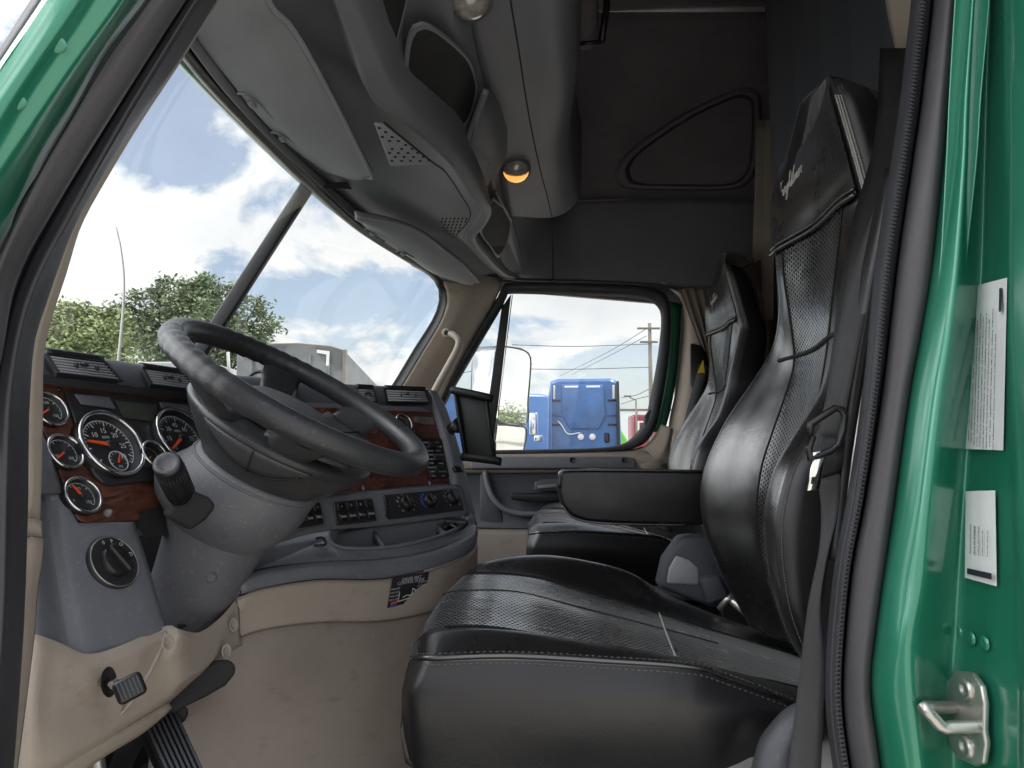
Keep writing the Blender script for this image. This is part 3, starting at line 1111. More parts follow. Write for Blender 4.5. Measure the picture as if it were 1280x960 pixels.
b.loft([rl([(x + 3, y) for x, y in Ix], .775), rl([(x + 8, y) for x, y in Ix], .75), rl([(x - 10, y) for x, y in Jx], .735), rl(Jx, .74), rl([(x + 2, y) for x, y in Jx], .765)], 60, 4)
b.build('rear_door_seal', M['rubberlight'], cab, face=CAM, solid=.008)
# rib texture on the bead: small notches
b = MB()
for p, q in zip(catmull(rl([(x + 10, y) for x, y in Hx], .7505), 220)[::1], range(220)):
    b.box(p + Vector((0, .0012, 0)), (.005, .0018, .0014), None, 0)
b.build('seal_rib', M['rubber'], cab)
b = MB()
b.tube(PP([(1106, 320, .835), (1098, 380, .832), (1084, 470, .83), (1070, 560, .825), (1062, 620, .82)]), .003, 8, res=24)
b.build('bright_edge', M['steel'], cab)
J0 = rl([(x - 4, y) for x, y in Jx], .762)
J1 = rl([(1206, -80), (1203, 0), (1192, 120), (1186, 200), (1172, 330), (1158, 420), (1144, 500), (1126, 640), (1112, 730), (1102, 800), (1098, 860), (1108, 930), (1122, 1040)], .725)
J2 = rl([(1222, -80), (1216, 0), (1208, 120), (1205, 200), (1196, 330), (1186, 420), (1174, 500), (1158, 640), (1150, 730), (1136, 800), (1138, 860), (1146, 930), (1155, 1040)], .70)
J3 = rl([(1230, -80), (1226, 0), (1220, 120), (1216, 200), (1210, 330), (1202, 420), (1195, 500), (1182, 640), (1172, 730), (1166, 800), (1160, 860), (1166, 930), (1170, 1040)], .715)
J4 = rl([(1240, -80), (1238, 0), (1234, 120), (1232, 200), (1228, 330), (1222, 420), (1215, 500), (1205, 640), (1200, 730), (1196, 800), (1192, 860), (1194, 930), (1196, 1040)], .735)
J5 = rl([(1258, -80), (1260, 0), (1258, 120), (1258, 200), (1256, 330), (1256, 420), (1258, 500), (1262, 640), (1266, 730), (1268, 800), (1270, 860), (1270, 930), (1270, 1040)], .645)
J6 = rl([(1272, -80), (1272, 0), (1270, 120), (1270, 200), (1268, 330), (1269, 420), (1272, 500), (1276, 640), (1280, 730), (1282, 800), (1284, 860), (1284, 930), (1284, 1040)], .62)
J7 = rl([(1320, -80), (1320, 0), (1318, 330), (1322, 640), (1330, 860), (1330, 1040)], .58)
J8 = rl([(1420, -80), (1420, 0), (1420, 330), (1420, 640), (1420, 860), (1420, 1040)], .565)
J9 = [Vector((2.5, .55, p.z)) for p in J8]
b = MB()
b.loft([J0, J1, J2, J3, J4, J5, J6, J7, J8], 60, 6)
b.build('door_frame_rear', M['green'], cab, face=CAM + Vector((0, -.4, 0)), solid=.02)
JPL = (P(1235, 640, .675), None)


def jamb(px, py, off=0.0):
    "point on the flat of the rear jamb"
    t = (py - 0) / 960.0
    i = min(range(len(J4)), key=lambda k: abs((J4[k] - P(1220, py, .73)).z))
    # interpolate J4 and J5 edges at this height, then across by pixel
    import bisect
    a = catmull(J4, 120); c = catmull(J5, 120)
    z = P(px, py, .69).z
    a0 = min(a, key=lambda p: abs(p.z - z)); c0 = min(c, key=lambda p: abs(p.z - z))
    n = (c0 - a0).cross(Vector((0, 0, 1))).normalized()
    if n.dot(CAM - a0) < 0:
        n = -n
    pl = (a0 + n * off, n)
    return PL(px, py, pl), n, (c0 - a0).normalized()


# --- striker on the rear jamb
t_, n_, u_ = jamb(1212, 890)
st = thing('door_striker', 'grey steel door striker with a looped bar on the green jamb', 'door latch', t_)
b = MB()
b.prism([jamb(x, y, .002)[0] for x, y in ((1200, 838), (1222, 840), (1234, 858), (1238, 880), (1237, 912), (1240, 930), (1236, 955), (1226, 958), (1203, 948), (1192, 930), (1190, 905), (1188, 880), (1180, 868), (1186, 858))], n_ * .006, .002)
b.build('plate', M['steel'], st)
b = MB()
pA = jamb(1192, 884, .006)[0]; pB = jamb(1226, 908, .006)[0]
tip0 = P(1155, 884, (pA.y - .035)); tip1 = P(1178, 909, (pA.y - .038))
b.tube([pA, pA.lerp(tip0, .8), tip0, tip0.lerp(tip1, .5), tip1, tip1.lerp(pB, .3), pB], .0058, 10, res=24)
b.build('loop', M['steel'], st)
for (x, y) in ((1209, 862), (1209, 934)):
    b = MB()
    q = jamb(x, y, .008)[0]
    b.lathe(q, n_, [(.010, 0), (.010, .002), (.0085, .004), (.005, .004), (.0045, .002), (.0001, .002)], 20)
    b.build('screw', M['steel'], st)
for (x, y) in ((1198, 790), (1214, 798), (1231, 804)):
    b = MB()
    q, nn, _ = jamb(x, y, .0)
    b.lathe(q, nn, [(.007, 0), (.006, .002), (.003, .0022), (.0001, .0008)], 18)
    b.build('jamb_rivet', M['green'], cab)

# --- paper labels on the jamb
def label_sheet(quad, label, lines, bar):
    pts = [jamb(x, y, .0022)[0] for x, y in quad]
    b = MB()
    top = [pts[0].lerp(pts[1], k / 6) for k in range(7)]
    bot = [pts[3].lerp(pts[2], k / 6) for k in range(7)]
    rows = [[a.lerp(c, j / 14) for a, c in zip(top, bot)] for j in range(15)]
    b.grid(rows)
    o = b.build('paper_label', M['paper'], origin=pts[3], face=CAM)
    tag(o, label, 'label')
    # print runs up the sheet: lines of small characters read bottom to top
    w = (pts[1] - pts[0]); h = (pts[0] - pts[3])
    nn = w.cross(h).normalized()
    if nn.dot(CAM - pts[0]) < 0: nn = -nn
    tb = MB()
    rnd = random.Random(len(lines) + 4)
    for (fx, f0, f1, s) in lines:
        txt = s
        wid = text_geo(txt, 0, .03)[2]
        size = (h.length * (f1 - f0)) / wid
        oo = pts[3] + w * fx + h * f0 + nn * .0006
        hh = h.normalized(); ww = (w - hh * w.dot(hh)).normalized()
        vs, fs, _ = text_geo(txt, 0, .03)
        vh = min(size * 1.35, 0.0055)
        tb.add([oo + hh * (p[0] * size) - ww * ((p[1] - .34) * vh) for p in vs], fs, 0, False)
    for (x0, y0, x1, y1) in bar:
        tb.poly([pts[3] + w * x0 + h * y0 + nn * .0006, pts[3] + w * x1 + h * y0 + nn * .0006, pts[3] + w * x1 + h * y1 + nn * .0006, pts[3] + w * x0 + h * y1 + nn * .0006])
    tb.build('printing', M['ink'], o, origin=pts[3])
    return o


words = 'the vehicle conforms to all applicable federal motor vehicle safety standards in effect on the date of manufacture shown above gross axle weight rating tire size rim inflation pressure front rear intermediate total'.split()
rr = random.Random(3)
def para(n): return ' '.join(rr.choice(words) for _ in range(n))
label_sheet([(1212, 359), (1259, 347), (1254, 563), (1205, 561)],
            'long white certification label of fine print stuck high on the green jamb',
            [(.14, .06, .62, para(8)), (.22, .06, .80, para(8)), (.30, .06, .78, para(8)), (.38, .06, .82, para(8)), (.46, .07, .80, para(8)), (.54, .06, .82, para(8)), (.62, .08, .78, para(8)), (.70, .10, .84, para(8)), (.78, .06, .70, para(8))],
            [(.84, .82, .90, .95)])
label_sheet([(1207, 614), (1244, 613), (1246, 733), (1206, 722)],
            'smaller white label with a dark logo bar, below the long fine print label',
            [(.20, .28, .62, para(4)), (.34, .28, .60, para(4)), (.48, .28, .60, para(4)), (.62, .28, .56, para(4)), (.78, .28, .56, para(4))],
            [(.10, .05, .92, .115)])

# --- black inner pillar trim behind the belt, tan piece above
b = MB()
b.loft([PP([(1100, 60, .95), (1092, 180, .95), (1060, 300, .95), (1032, 500, .95), (1020, 640, .95), (1010, 800, .95), (1010, 1000, .95)]),
        PP([(1134, 60, .90), (1122, 200, .90), (1100, 330, .90), (1072, 480, .90), (1055, 620, .90), (1040, 720, .90), (1030, 860, .90), (1045, 1000, .90)]),
        PP([(1150, 60, .80), (1135, 200, .80), (1105, 330, .80), (1088, 480, .80), (1068, 620, .80), (1050, 720, .80), (1040, 860, .80), (1055, 1000, .80)])], 40, 4)
b.build('inner_pillar_trim', M['black'], cab, face=CAM, solid=.004)
b = MB()
b.tube(PP([(1118, 215, .86), (1108, 262, .855), (1090, 350, .85), (1068, 480, .85), (1054, 590, .85), (1044, 700, .85)]), .0135, 14, res=30)
b.build('belt_guide_rail', M['black'], cab)
b = MB()
b.loft([PP([(1098, -80, 1.0), (1106, 0, 1.0), (1120, 70, 1.0), (1131, 128, 1.0)]), PP([(1125, -80, .93), (1130, 0, .93), (1135, 70, .93), (1137, 128, .93)]), PP([(1165, -80, .84), (1156, 0, .84), (1146, 70, .84), (1138, 140, .84)])], 12, 4)
b.build('upper_pillar_trim', M['tan'], cab, face=CAM, solid=.006)

# --- lining ---------------------------------------------------------------------------------
header = PP([(180, -20, .80), (231, 70, 1.0), (300, 150, 1.25), (392, 240, 1.65), (450, 290, 1.98), (500, 322, 2.28), (530, 340, 2.47), (547, 354, 2.57), (553, 372, 2.60), (546, 398, 2.605), (520, 440, 2.60), (496, 480, 2.59), (470, 520, 2.58)])
hin = PP([(186, -30, .80), (238, 60, 1.0), (308, 146, 1.25), (400, 235, 1.65), (456, 284, 1.98), (505, 316, 2.27), (537, 335, 2.46), (554, 351, 2.56), (559, 372, 2.59), (552, 400, 2.595), (526, 444, 2.59), (502, 484, 2.58), (474, 526, 2.57)])
hout = [p + Vector((-.012, .0, .006)) for p in header]
b = MB()
b.loft([hout, header, hin], 60, 3)
b.build('windscreen_seal', M['black'], cab, face=CAM, solid=.012)
r1 = PP([(190, -38, .79), (248, 48, .985), (324, 146, 1.27), (402, 222, 1.65), (455, 268, 1.95), (505, 302, 2.22), (550, 330, 2.48), (590, 348, 2.62)])
b = MB()
b.loft([hin[:8], [a.lerp(c, .5) + Vector((0, 0, -.012)) for a, c in zip(catmull(hin[:8], 8), catmull(r1, 8))], r1], 40, 4)
b.build('header_trim', M['roof'], cab, face=CAM, solid=.006)

# passenger side front pillar
pil = [hin[7], *hin[8:]]
pr = PP([(588, 346, 2.64), (606, 356, 2.66), (598, 390, 2.67), (575, 430, 2.67), (552, 470, 2.67), (540, 500, 2.67), (530, 530, 2.67)])
pr2 = PP([(600, 343, 2.70), (626, 352, 2.71), (618, 378, 2.72), (594, 420, 2.72), (570, 465, 2.72), (552, 500, 2.72), (540, 530, 2.72)])
b = MB()
b.loft([pil, [a.lerp(c, .5) + Vector((.0, -.015, 0)) for a, c in zip(catmull(pil, 9), catmull(pr, 9))], pr, pr2], 40, 5)
b.build('passenger_pillar_trim', M['tan'], cab, face=CAM, solid=.006)
gh = thing('grab_handle', 'tan grab handle on the passenger side windscreen pillar', 'grab handle', P(560, 450, 2.62))
b = MB()
b.tube(PP([(559, 416, 2.62), (568, 419, 2.60), (574, 426, 2.59), (572, 437, 2.585), (562, 456, 2.58), (552, 474, 2.58), (541, 494, 2.59), (535, 504, 2.62)]), .017, 12, res=40, squash=(1, .8))
b.build('grip', M['tan'], gh)
b = MB()
b.lathe(P(558, 416, 2.605), CAM - P(558, 416, 2.6), [(.018, -.012), (.018, .004), (.014, .008), (.009, .008)], 18)
b.build('mount', M['tan'], gh)
b = MB()
b.lathe(P(558, 416, 2.60), CAM - P(558, 416, 2.6), [(.0085, 0), (.008, .004), (.004, .004), (.0001, .002)], 14)
b.build('screw', M['black'], gh)

# windscreen panes and the centre post
wtop = catmull(header[1:8], 30)
wbot_px = PP([(48, 446, 1.02), (150, 470, 1.35), (250, 488, 1.60), (330, 500, 1.9), (420, 500, 2.3), (496, 500, 2.58)])
wbot = [p + Vector((-.06, .0, -.05)) for p in wbot_px]
wb = catmull(wbot, 30)
# the left edge of the pane follows the door pillar
b1, b2 = MB(), MB()
k = 12
mid = lambda a, c, t: a.lerp(c, t) + Vector((-.05 * math.sin(math.pi * t), 0, 0))
lt = catmull([P(225, 60, .86)] + header[1:4], 16); lb = catmull([P(20, 470, .80) + Vector((-.05, 0, 0))] + wbot[:3] , 16)
b1.grid([[mid(a, c, t / 8) for a, c in zip(lt, lb)] for t in range(9)])
rt = catmull(header[3:8] + [header[8]], 20); rb = catmull(wbot[2:], 20)
b2.grid([[mid(a, c, t / 8) for a, c in zip(rt, rb)] for t in range(9)])
b1.build('windscreen_pane', M['glass'], cab)
b2.build('windscreen_pane', M['glass'], cab)
b = MB()
ctop, cbot = P(401, 222, 1.67), P(266, 432, 1.60)
cbx = P(230, 488, 1.58)
b.prism([ctop + Vector((0, -.0115, 0)), ctop + Vector((0, .0115, 0)), cbx + Vector((0, .0115, 0)), cbx + Vector((0, -.0115, 0))], (-.03, 0, 0.012), .005)
b.build('windscreen_post', M['black'], cab)
b = MB()
gx = P(247, 462, 1.57)

# --- ceiling shelf and high roof -------------------------------------------------------------
lip = PP([(405, -40, .92), (418, 0, .98), (440, 60, 1.09), (466, 125, 1.24), (520, 168, 1.37), (562, 205, 1.52), (590, 243, 1.70), (603, 263, 1.82), (592, 281, 1.95), (581, 297, 2.06), (600, 325, 2.30), (624, 344, 2.55), (640, 349, 2.68)])
r1e = r1
m1 = [a.lerp(c, .55) + Vector((0, 0, h_)) for a, c, h_ in zip(catmull(r1e, 13), catmull(lip, 13), (.07, .07, .07, .07, .06, .035, .012, .010, .02, .04, .05, .05, .02))]
m2 = [a.lerp(c, .86) + Vector((0, 0, h_)) for a, c, h_ in zip(catmull(r1e, 13), catmull(lip, 13), (.05, .05, .05, .05, .04, .02, .006, .006, .01, .03, .03, .03, .01))]
b = MB()
b.loft([r1e, m1, m2, lip], 70, 6)
b.build('front_headliner', M['roof'], cab, face=CAM, solid=.006)
# rear face of the overhead console, rising into the shelf
lip2 = PP([(430, -40, .95), (446, 0, 1.01), (470, 60, 1.12), (496, 112, 1.26), (540, 155, 1.40), (580, 196, 1.56), (603, 236, 1.74), (613, 262, 1.86), (602, 284, 1.99), (592, 298, 2.09), (610, 322, 2.32), (632, 342, 2.57), (650, 347, 2.69)])
sh = PP([(575, -60, 1.12), (585, 0, 1.24), (596, 60, 1.40), (608, 110, 1.56), (618, 150, 1.72), (622, 185, 1.86), (624, 215, 2.0), (628, 240, 2.12), (632, 255, 2.20), (640, 270, 2.28), (648, 300, 2.50), (655, 330, 2.66), (660, 344, 2.70)])
sh_in = [a.lerp(c, .5) + Vector((-.03, .0, .03)) for a, c in zip(catmull(lip2, 13), catmull(sh, 13))]
sh_b = [a.lerp(c, .86) + Vector((-.01, .0, -.012)) for a, c in zip(catmull(lip2, 13), catmull(sh, 13))]
b = MB()
b.loft([lip, [p + Vector((.004, 0, -.004)) for p in lip2], sh_in, sh_b, sh], 70, 6)
b.build('overhead_console', M['roof'], cab, face=CAM, solid=.006)
# underside of the shelf: z nearly level, rolling up at its rear edge
seam = PP([(628, -60, 1.15), (638, 0, 1.27), (648, 60, 1.44), (657, 120, 1.63), (666, 170, 1.83), (676, 215, 2.05), (684, 245, 2.22), (690, 272, 2.42)])
edge = PP([(690, -60, 1.15), (695, 0, 1.27), (700, 60, 1.44), (704, 110, 1.60), (700, 150, 1.77), (697, 180, 1.92), (700, 215, 2.10), (706, 245, 2.30), (712, 262, 2.45)])
edge2 = [p + Vector((.035, .0, .05)) for p in edge]
edge3 = [p + Vector((.045, .0, .32)) for p in edge]
shs = sh[:10]
b = MB()
b.loft([shs, seam, edge, edge2, edge3], 60, 6)
b.build('roof_shelf', M['roof'], cab, face=CAM, solid=.01)
b = MB()
b.tube([p + (CAM - p).normalized() * .001 for p in catmull(seam, 40)], .0018, 6)
b.tube([p + (CAM - p).normalized() * .001 for p in catmull(PP([(690, 272, 2.42), (691, 300, 2.6), (691, 350, 2.72)]), 12)], .0018, 6)
b.build('lining_seam', M['blackmatt'], cab)
for (x, y, Y) in ((638, 58, 1.43), (653, 127, 1.655), (664, 181, 1.88), (673, 222, 2.09)):
    b = MB()
    q = P(x, y, Y)
    b.lathe(q + Vector((0, 0, .004)), (0, 0, -1), [(.0085, .002), (.008, .007), (.005, .0075), (.0001, .006)], 16)
    b.build('trim_screw', M['blackmatt'], cab)
# passenger side wall above the door, stepped into the high roof
YW = 2.74
band_top = PP([(640, 262, 2.30), (668, 262, 2.52), (692, 262, 2.66), (720, 250, 2.72), (800, 248, 2.73), (870, 249, 2.73), (940, 250, 2.73), (1040, 252, 2.73)])
band_mid = PP([(628, 300, 2.42), (660, 305, 2.62), (692, 305, 2.70), (720, 302, YW), (800, 302, YW), (870, 303, YW), (940, 304, YW), (1040, 305, YW)])
band_bot = PP([(624, 345, 2.58), (650, 349, 2.69), (692, 352, 2.72), (720, 353, YW), (800, 356, YW), (870, 360, YW), (940, 364, YW), (1040, 366, YW)])
b = MB()
b.loft([band_top, band_mid, band_bot], 50, 6)
b.build('side_wall_band', M['roof'], cab, face=CAM, solid=.006)
ledge = [p + Vector((0, .07, .02)) for p in band_top[3:]]
up1 = PP([(700, 238, 2.79), (730, 240, 2.80), (800, 243, 2.80), (870, 244, 2.80), (940, 245, 2.80), (1040, 246, 2.80)])
up2 = [Vector((p.x, 2.78, 3.35)) for p in up1]
up3 = [Vector((p.x, 2.60, 3.62)) for p in up1]
b = MB()
b.loft([band_top[3:], ledge], 20, 2)
b.loft([ledge, up2, up3], 20, 6)
b.build('high_side_wall', M['roofdark'], cab, face=CAM, solid=.006)
# the blind triangular window moulding
tri = [(780, 212), (790, 196), (820, 172), (860, 146), (900, 126), (925, 117), (940, 121), (944, 136), (943, 180), (938, 212), (925, 228), (900, 233), (850, 233), (800, 232), (784, 226)]
def ringp(s, Y, cx=880, cy=195): return [P(cx + (x - cx) * s, cy + (y - cy) * s, Y) for x, y in tri]
b = MB()
def ringc(s, Y): return closed_(ringp(s, Y))
def closed_(p, n=90): return catmull(p + [p[0]], n + 1)[:-1]
b.grid([ringc(1.12, 2.775), ringc(1.07, 2.735), ringc(1.0, 2.73), ringc(.985, 2.735), ringc(.93, 2.768)], mats=[0, 0, 0, 1, 0], closed_u=True)
b.poly(ringc(.93, 2.7685), 0)
b.build('blind_window_moulding', [M['roofdark'], M['dashdark']], cab, face=CAM)
# small dark lamp housing hanging at the top edge of the picture
hl = thing('reading_lamp', 'dark boxy reading lamp hanging from the high roof at the top edge', 'lamp', P(740, -20, 1.9))
b = MB()
b.prism(PP([(708, -60, 1.9), (748, -60, 1.9), (745, 30, 1.9), (737, 48, 1.9), (714, 46, 1.9), (708, 30, 1.9)]), (0.02, .12, .03), .012)
b.build('housing', M['roofdark'], hl)
b = MB()
b.tube(PP([(760, -50, 1.88), (758, 10, 1.88), (752, 52, 1.88)]), .010, 8)
b.tube(PP([(714, 56, 1.9), (752, 52, 1.88)]), .006, 8)
b.build('rail', M['black'], hl)

# sleeper: rear wall, roof, near wall, floors
def sheet(name, pts, m, face, solid=.02, n=1):
    b = MB()
    b.poly([Vector(p) for p in pts])
    return b.build(name, m, cab, face=face, solid=solid)
inn = Vector((.6, 1.7, 2.2))
sheet('sleeper_rear_wall', [(2.35, .56, .9), (2.35, 2.86, .9), (2.35, 2.86, 3.7), (2.35, .56, 3.7)], M['roofdark'], inn)
sheet('high_roof', [(.05, .56, 3.62), (2.35, .56, 3.66), (2.35, 2.86, 3.66), (.05, 2.86, 3.62)], M['roofdark'], inn)
hz = [Vector((-.40, .56, 2.50))] + [p + Vector((-.02, 0, .05)) for p in header[1:8]] + [Vector((-.10, 2.86, 2.66))]
b = MB()
b.loft([hz, [Vector((.05, p.y, 3.62)) for p in hz]], 30, 3)
b.build('roof_front', M['roofdark'], cab, face=inn, solid=.02)
b = MB()
b.loft([[p + Vector((-.035, 0, -.01)) for p in hz], [Vector((-.05, p.y, 3.70)) for p in hz]], 30, 3)
b.build('outer_roof_front', M['green'], cab, face=(-6, 1.7, 4), solid=.015)
sheet('sleeper_near_wall', [(.62, .62, .9), (2.35, .62, .9), (2.35, .62, 3.66), (.62, .62, 3.66)], M['roofdark'], inn)
sheet('sleeper_far_wall', [(.80, 2.80, .9), (2.35, 2.80, .9), (2.35, 2.80, 3.66), (.80, 2.80, 3.66)], M['roofdark'], inn)
sheet('near_upper_wall', [(-.35, .60, 2.66), (.62, .60, 2.66), (.62, .60, 3.66), (.08, .60, 3.64), (-.48, .60, 2.74)], M['roofdark'], inn)
sheet('outer_side_panel', [(.60, .545, .7), (2.45, .545, .7), (2.45, .545, 3.72), (.60, .545, 3.72)], M['green'], (0.6, -5, 2))
sheet('outer_roof_top', [(-.02, .545, 3.72), (2.45, .545, 3.74), (2.45, 2.9, 3.74), (-.02, 2.9, 3.72)], M['green'], (0, 1.7, 8))
sheet('cab_floor', [(-1.0, .60, 1.12), (2.35, .60, 1.12), (2.35, 2.80, 1.12), (-1.0, 2.80, 1.12)], M['blackmatt'], inn)
sheet('firewall', [(-.98, .60, .8), (-.98, 2.95, .8), (-.98, 2.95, 1.96), (-.98, .60, 1.9)], M['blackmatt'], inn)
sheet('footwell_side', [(-.98, .62, .8), (-.55, .62, .8), (-.55, .62, 1.9), (-.98, .62, 1.9)], M['blackmatt'], inn)
sheet('far_lower_wall', [(-1.05, 2.815, .8), (-.2, 2.815, .8), (-.2, 2.815, 1.92), (-1.05, 2.815, 1.92)], M['blackmatt'], inn)
hb = MB()
hb.box((-1.95, 1.70, 1.30), (1.85, 1.9, 1.0), None, .25, 5)
hb.build('hood', M['green'], cab)
sb = MB()
sb.box((.02, .57, 1.06), (1.3, .10, .12), None, .02)
sb.build('door_sill', M['green'], cab)

# --- the driver door, swung wide open beside the camera (out of the picture to the left)
b = MB()
b.box((-.66, -.12, 1.50), (.07, 1.06, .86), None, .02, 2, 0)
b.box((-.622, -.12, 1.50), (.02, .98, .78), None, .008, 2, 1)
for (y0, y1, z0, z1) in ((.35, .41, 1.90, 2.60), (-.65, -.59, 1.90, 2.60), (-.65, .41, 2.56, 2.62)):
    b.box((-.66, (y0 + y1) / 2, (z0 + z1) / 2), (.06, y1 - y0, z1 - z0), None, .012, 2, 0)
b.box((-.60, -.15, 1.72), (.06, .55, .07), None, .015, 3, 2)
b.build('open_door', [M['green'], M['dash'], M['black']], cab)
b = MB()
b.poly([Vector(p) for p in ((-.66, .36, 1.92), (-.66, -.60, 1.92), (-.66, -.60, 2.57), (-.66, .36, 2.57))])
b.build('open_door_pane', M['sideglass'], cab)

# --- curtains
def curtain(name, label, top, bot, nf, amp, m, nv=14):
    a, c = catmull(top, nf * 6), catmull(bot, nf * 6)
    rows = []
    for j in range(nv + 1):
        t = j / nv
        row = []
        for i, (p, q) in enumerate(zip(a, c)):
            d = (a[-1] - a[0]); s = Vector((-d.y, d.x, 0)).normalized()
            w = math.sin(i / 6 * 2 * math.pi + .6 * math.sin(3 * t + i * .2)) * amp * (.45 + .55 * t)
            row.append(p.lerp(q, t) + s * w)
        rows.append(row)
    b = MB()
    b.grid(rows)
    o = b.build(name, m, solid=.002, face=CAM)
    return tag(o, label, 'curtain')


curtain('sleeper_curtain', 'dark curtain hanging behind the driver seat up to the roof', [(.74, 2.0, 3.6), (.74, 1.4, 3.6), (.74, .72, 3.6)], [(.74, 1.98, 1.3), (.74, 1.4, 1.3), (.74, .80, 1.3)], 9, .012, M['curtain'])
curtain('taupe_curtain', 'taupe curtain gathered between the two tall seat backs', PP([(944, 150, 2.35), (958, 150, 2.25), (975, 150, 2.15)]), PP([(936, 400, 2.35), (952, 400, 2.25), (972, 400, 2.15)]), 3, .018, M['tancurtain'])
curtain('window_curtain', 'taupe curtain gathered at the rear edge of the passenger window', PP([(849, 361, 2.70), (868, 361, 2.68), (900, 361, 2.66)]), PP([(878, 438, 2.70), (886, 440, 2.68), (902, 440, 2.66)]), 5, .014, M['tancurtain'])
# ================================================================== passenger door
dr = thing('passenger_door', 'far side cab door with its window, black seal and grey inner panel', 'door', P(680, 700, 2.75))
inner = [(628, 384), (634, 371), (641, 367.5), (700, 369), (770, 371), (803, 374), (819, 381), (826, 395), (824, 430), (818, 470), (811, 505), (808, 519), (800, 535), (789, 548), (774, 556), (740, 560), (680, 561.5), (600, 563), (556, 565), (546, 535), (557, 506), (590, 448)]
outer = [(622, 371), (629, 357), (640, 353), (700, 352.5), (770, 355), (812, 359), (832, 368), (838, 388), (838, 425), (833, 470), (825, 515), (820, 533), (811, 549), (799, 558), (780, 563), (742, 565), (680, 567), (600, 568), (548, 570), (534, 537), (546, 500), (581, 436)]
b = MB()
ci = PP([(x, y, 2.76) for x, y in inner]); c0 = PP([(x, y, 2.735) for x, y in inner]); co = PP([(x, y, 2.72) for x, y in outer]); cq = PP([(x, y, 2.75) for x, y in outer])
mid_ = [a.lerp(c, .5) + Vector((0, -.012, 0)) for a, c in zip(c0, co)]
def closed(pts, n=180):
    return catmull(pts + [pts[0]], n + 1)[:-1]
b.grid([closed(x) for x in (ci, c0, mid_, co, cq)], closed_u=True)
b.build('window_seal', M['rubber'], dr, face=CAM, solid=.004)
b = MB()
b.prism(PP([(627, 384, 2.735), (639, 367, 2.735), (616, 562, 2.735), (602, 562, 2.735)]), (0, .03, 0), .004)
b.build('window_divider', M['black'], dr)
b = MB()
b.tube(PP([(640.5, 369, 2.732), (617.5, 560, 2.732)]), .002, 6)
b.build('divider_bead', M['chrome'], dr)
b = MB()
b.poly(PP([(x, y, 2.752) for x, y in [(636, 369), (641, 367), (700, 368), (770, 370), (803, 373), (821, 381), (828, 395), (826, 430), (820, 470), (813, 505), (810, 519), (802, 536), (790, 550), (774, 558), (740, 562), (680, 563), (610, 565)]]))
b.build('side_window_pane', M['sideglass'], dr)
b = MB()
b.poly(PP([(x, y, 2.752) for x, y in [(624, 384), (636, 369), (610, 565), (552, 566), (545, 535), (555, 506), (588, 448)]]))
b.build('quarter_window_pane', M['sideglass'], dr)
# stepped corner rubber
b = MB()
b.prism(PP([(812, 512, 2.725), (818, 510, 2.725), (818, 528, 2.725), (806, 540, 2.725), (806, 520, 2.725)]), (0, .02, 0), .003)
b.build('corner_rubber', M['rubber'], dr)
# painted jamb showing behind the seal
b = MB()
b.loft([PP([(836, 376, 2.78), (836, 425, 2.78), (831, 475, 2.78), (822, 518, 2.78), (816, 540, 2.78)]), PP([(852, 380, 2.80), (850, 425, 2.80), (845, 475, 2.80), (837, 518, 2.80), (830, 540, 2.80)])], 16, 2)
b.build('painted_edge', M['green'], dr, face=CAM, solid=.004)
# inner panel: sill, grip bar, dark panel with recess, tan foot
def rail(lst): return PP(lst)
b = MB()
b.loft([rail([(530, 567, 2.74), (680, 566, 2.74), (742, 564, 2.74), (785, 562, 2.74), (803, 558, 2.74)]), rail([(530, 570, 2.71), (680, 568, 2.71), (742, 567, 2.71), (800, 567, 2.71), (815, 567, 2.71)]), rail([(530, 576, 2.70), (680, 575, 2.70), (742, 575, 2.70), (800, 577, 2.70), (830, 578, 2.70)]), rail([(530, 592, 2.715), (680, 591, 2.715), (742, 591, 2.715), (800, 592, 2.715), (830, 592, 2.715)])], 30, 4)
b.build('window_sill', M['tan'], dr, face=CAM, solid=.006)
b = MB()
b.loft([rail([(826, 530, 2.73), (820, 542, 2.73), (808, 556, 2.73), (790, 566, 2.73)]), rail([(838, 534, 2.71), (832, 556, 2.70), (822, 570, 2.70), (800, 584, 2.70)]), rail([(842, 536, 2.72), (838, 560, 2.71), (836, 580, 2.71), (820, 592, 2.71)])], 16, 5)
b.build('corner_trim', M['tan'], dr, face=CAM, solid=.006)
b = MB()
b.lathe(P(803, 563, 2.70), (0, 0, 1), [(.006, -.008), (.0055, .0), (.006, .014), (.007, .02), (.004, .024), (.0001, .025)], 14)
b.build('lock_knob', M['black'], dr)
b = MB()
b.prism(rail([(588, 570.5, 2.69), (785, 570.5, 2.69), (793, 573, 2.69), (796, 580, 2.69), (794, 585.5, 2.69), (588, 586, 2.69)]), (0, .05, 0), .006, 3)
b.build('grip_bar', M['dash'], dr)
for x, y in ((715, 575), (780, 575)):
    b = MB()
    b.lathe(P(x, y, 2.689), (0, -1, 0), [(.010, 0), (.010, .003), (.007, .003), (.006, .0), (.0001, 0)], 16)
    b.build('screw', M['black'], dr)
b = MB()
b.loft([rail([(530, 586, 2.705), (650, 586, 2.705), (720, 586, 2.705), (840, 586, 2.705)]), rail([(530, 592, 2.725), (650, 592, 2.725), (720, 592, 2.725), (840, 592, 2.725)]), rail([(530, 625, 2.735), (650, 625, 2.735), (720, 625, 2.735), (840, 625, 2.735)]), rail([(530, 652, 2.72), (650, 654, 2.72), (720, 656, 2.72), (840, 658, 2.72)]), rail([(530, 658, 2.705), (650, 660, 2.705), (720, 661, 2.705), (840, 663, 2.705)])], 30, 5)
b.build('door_panel', M['dashdark'], dr, face=CAM, solid=.006)
b = MB()
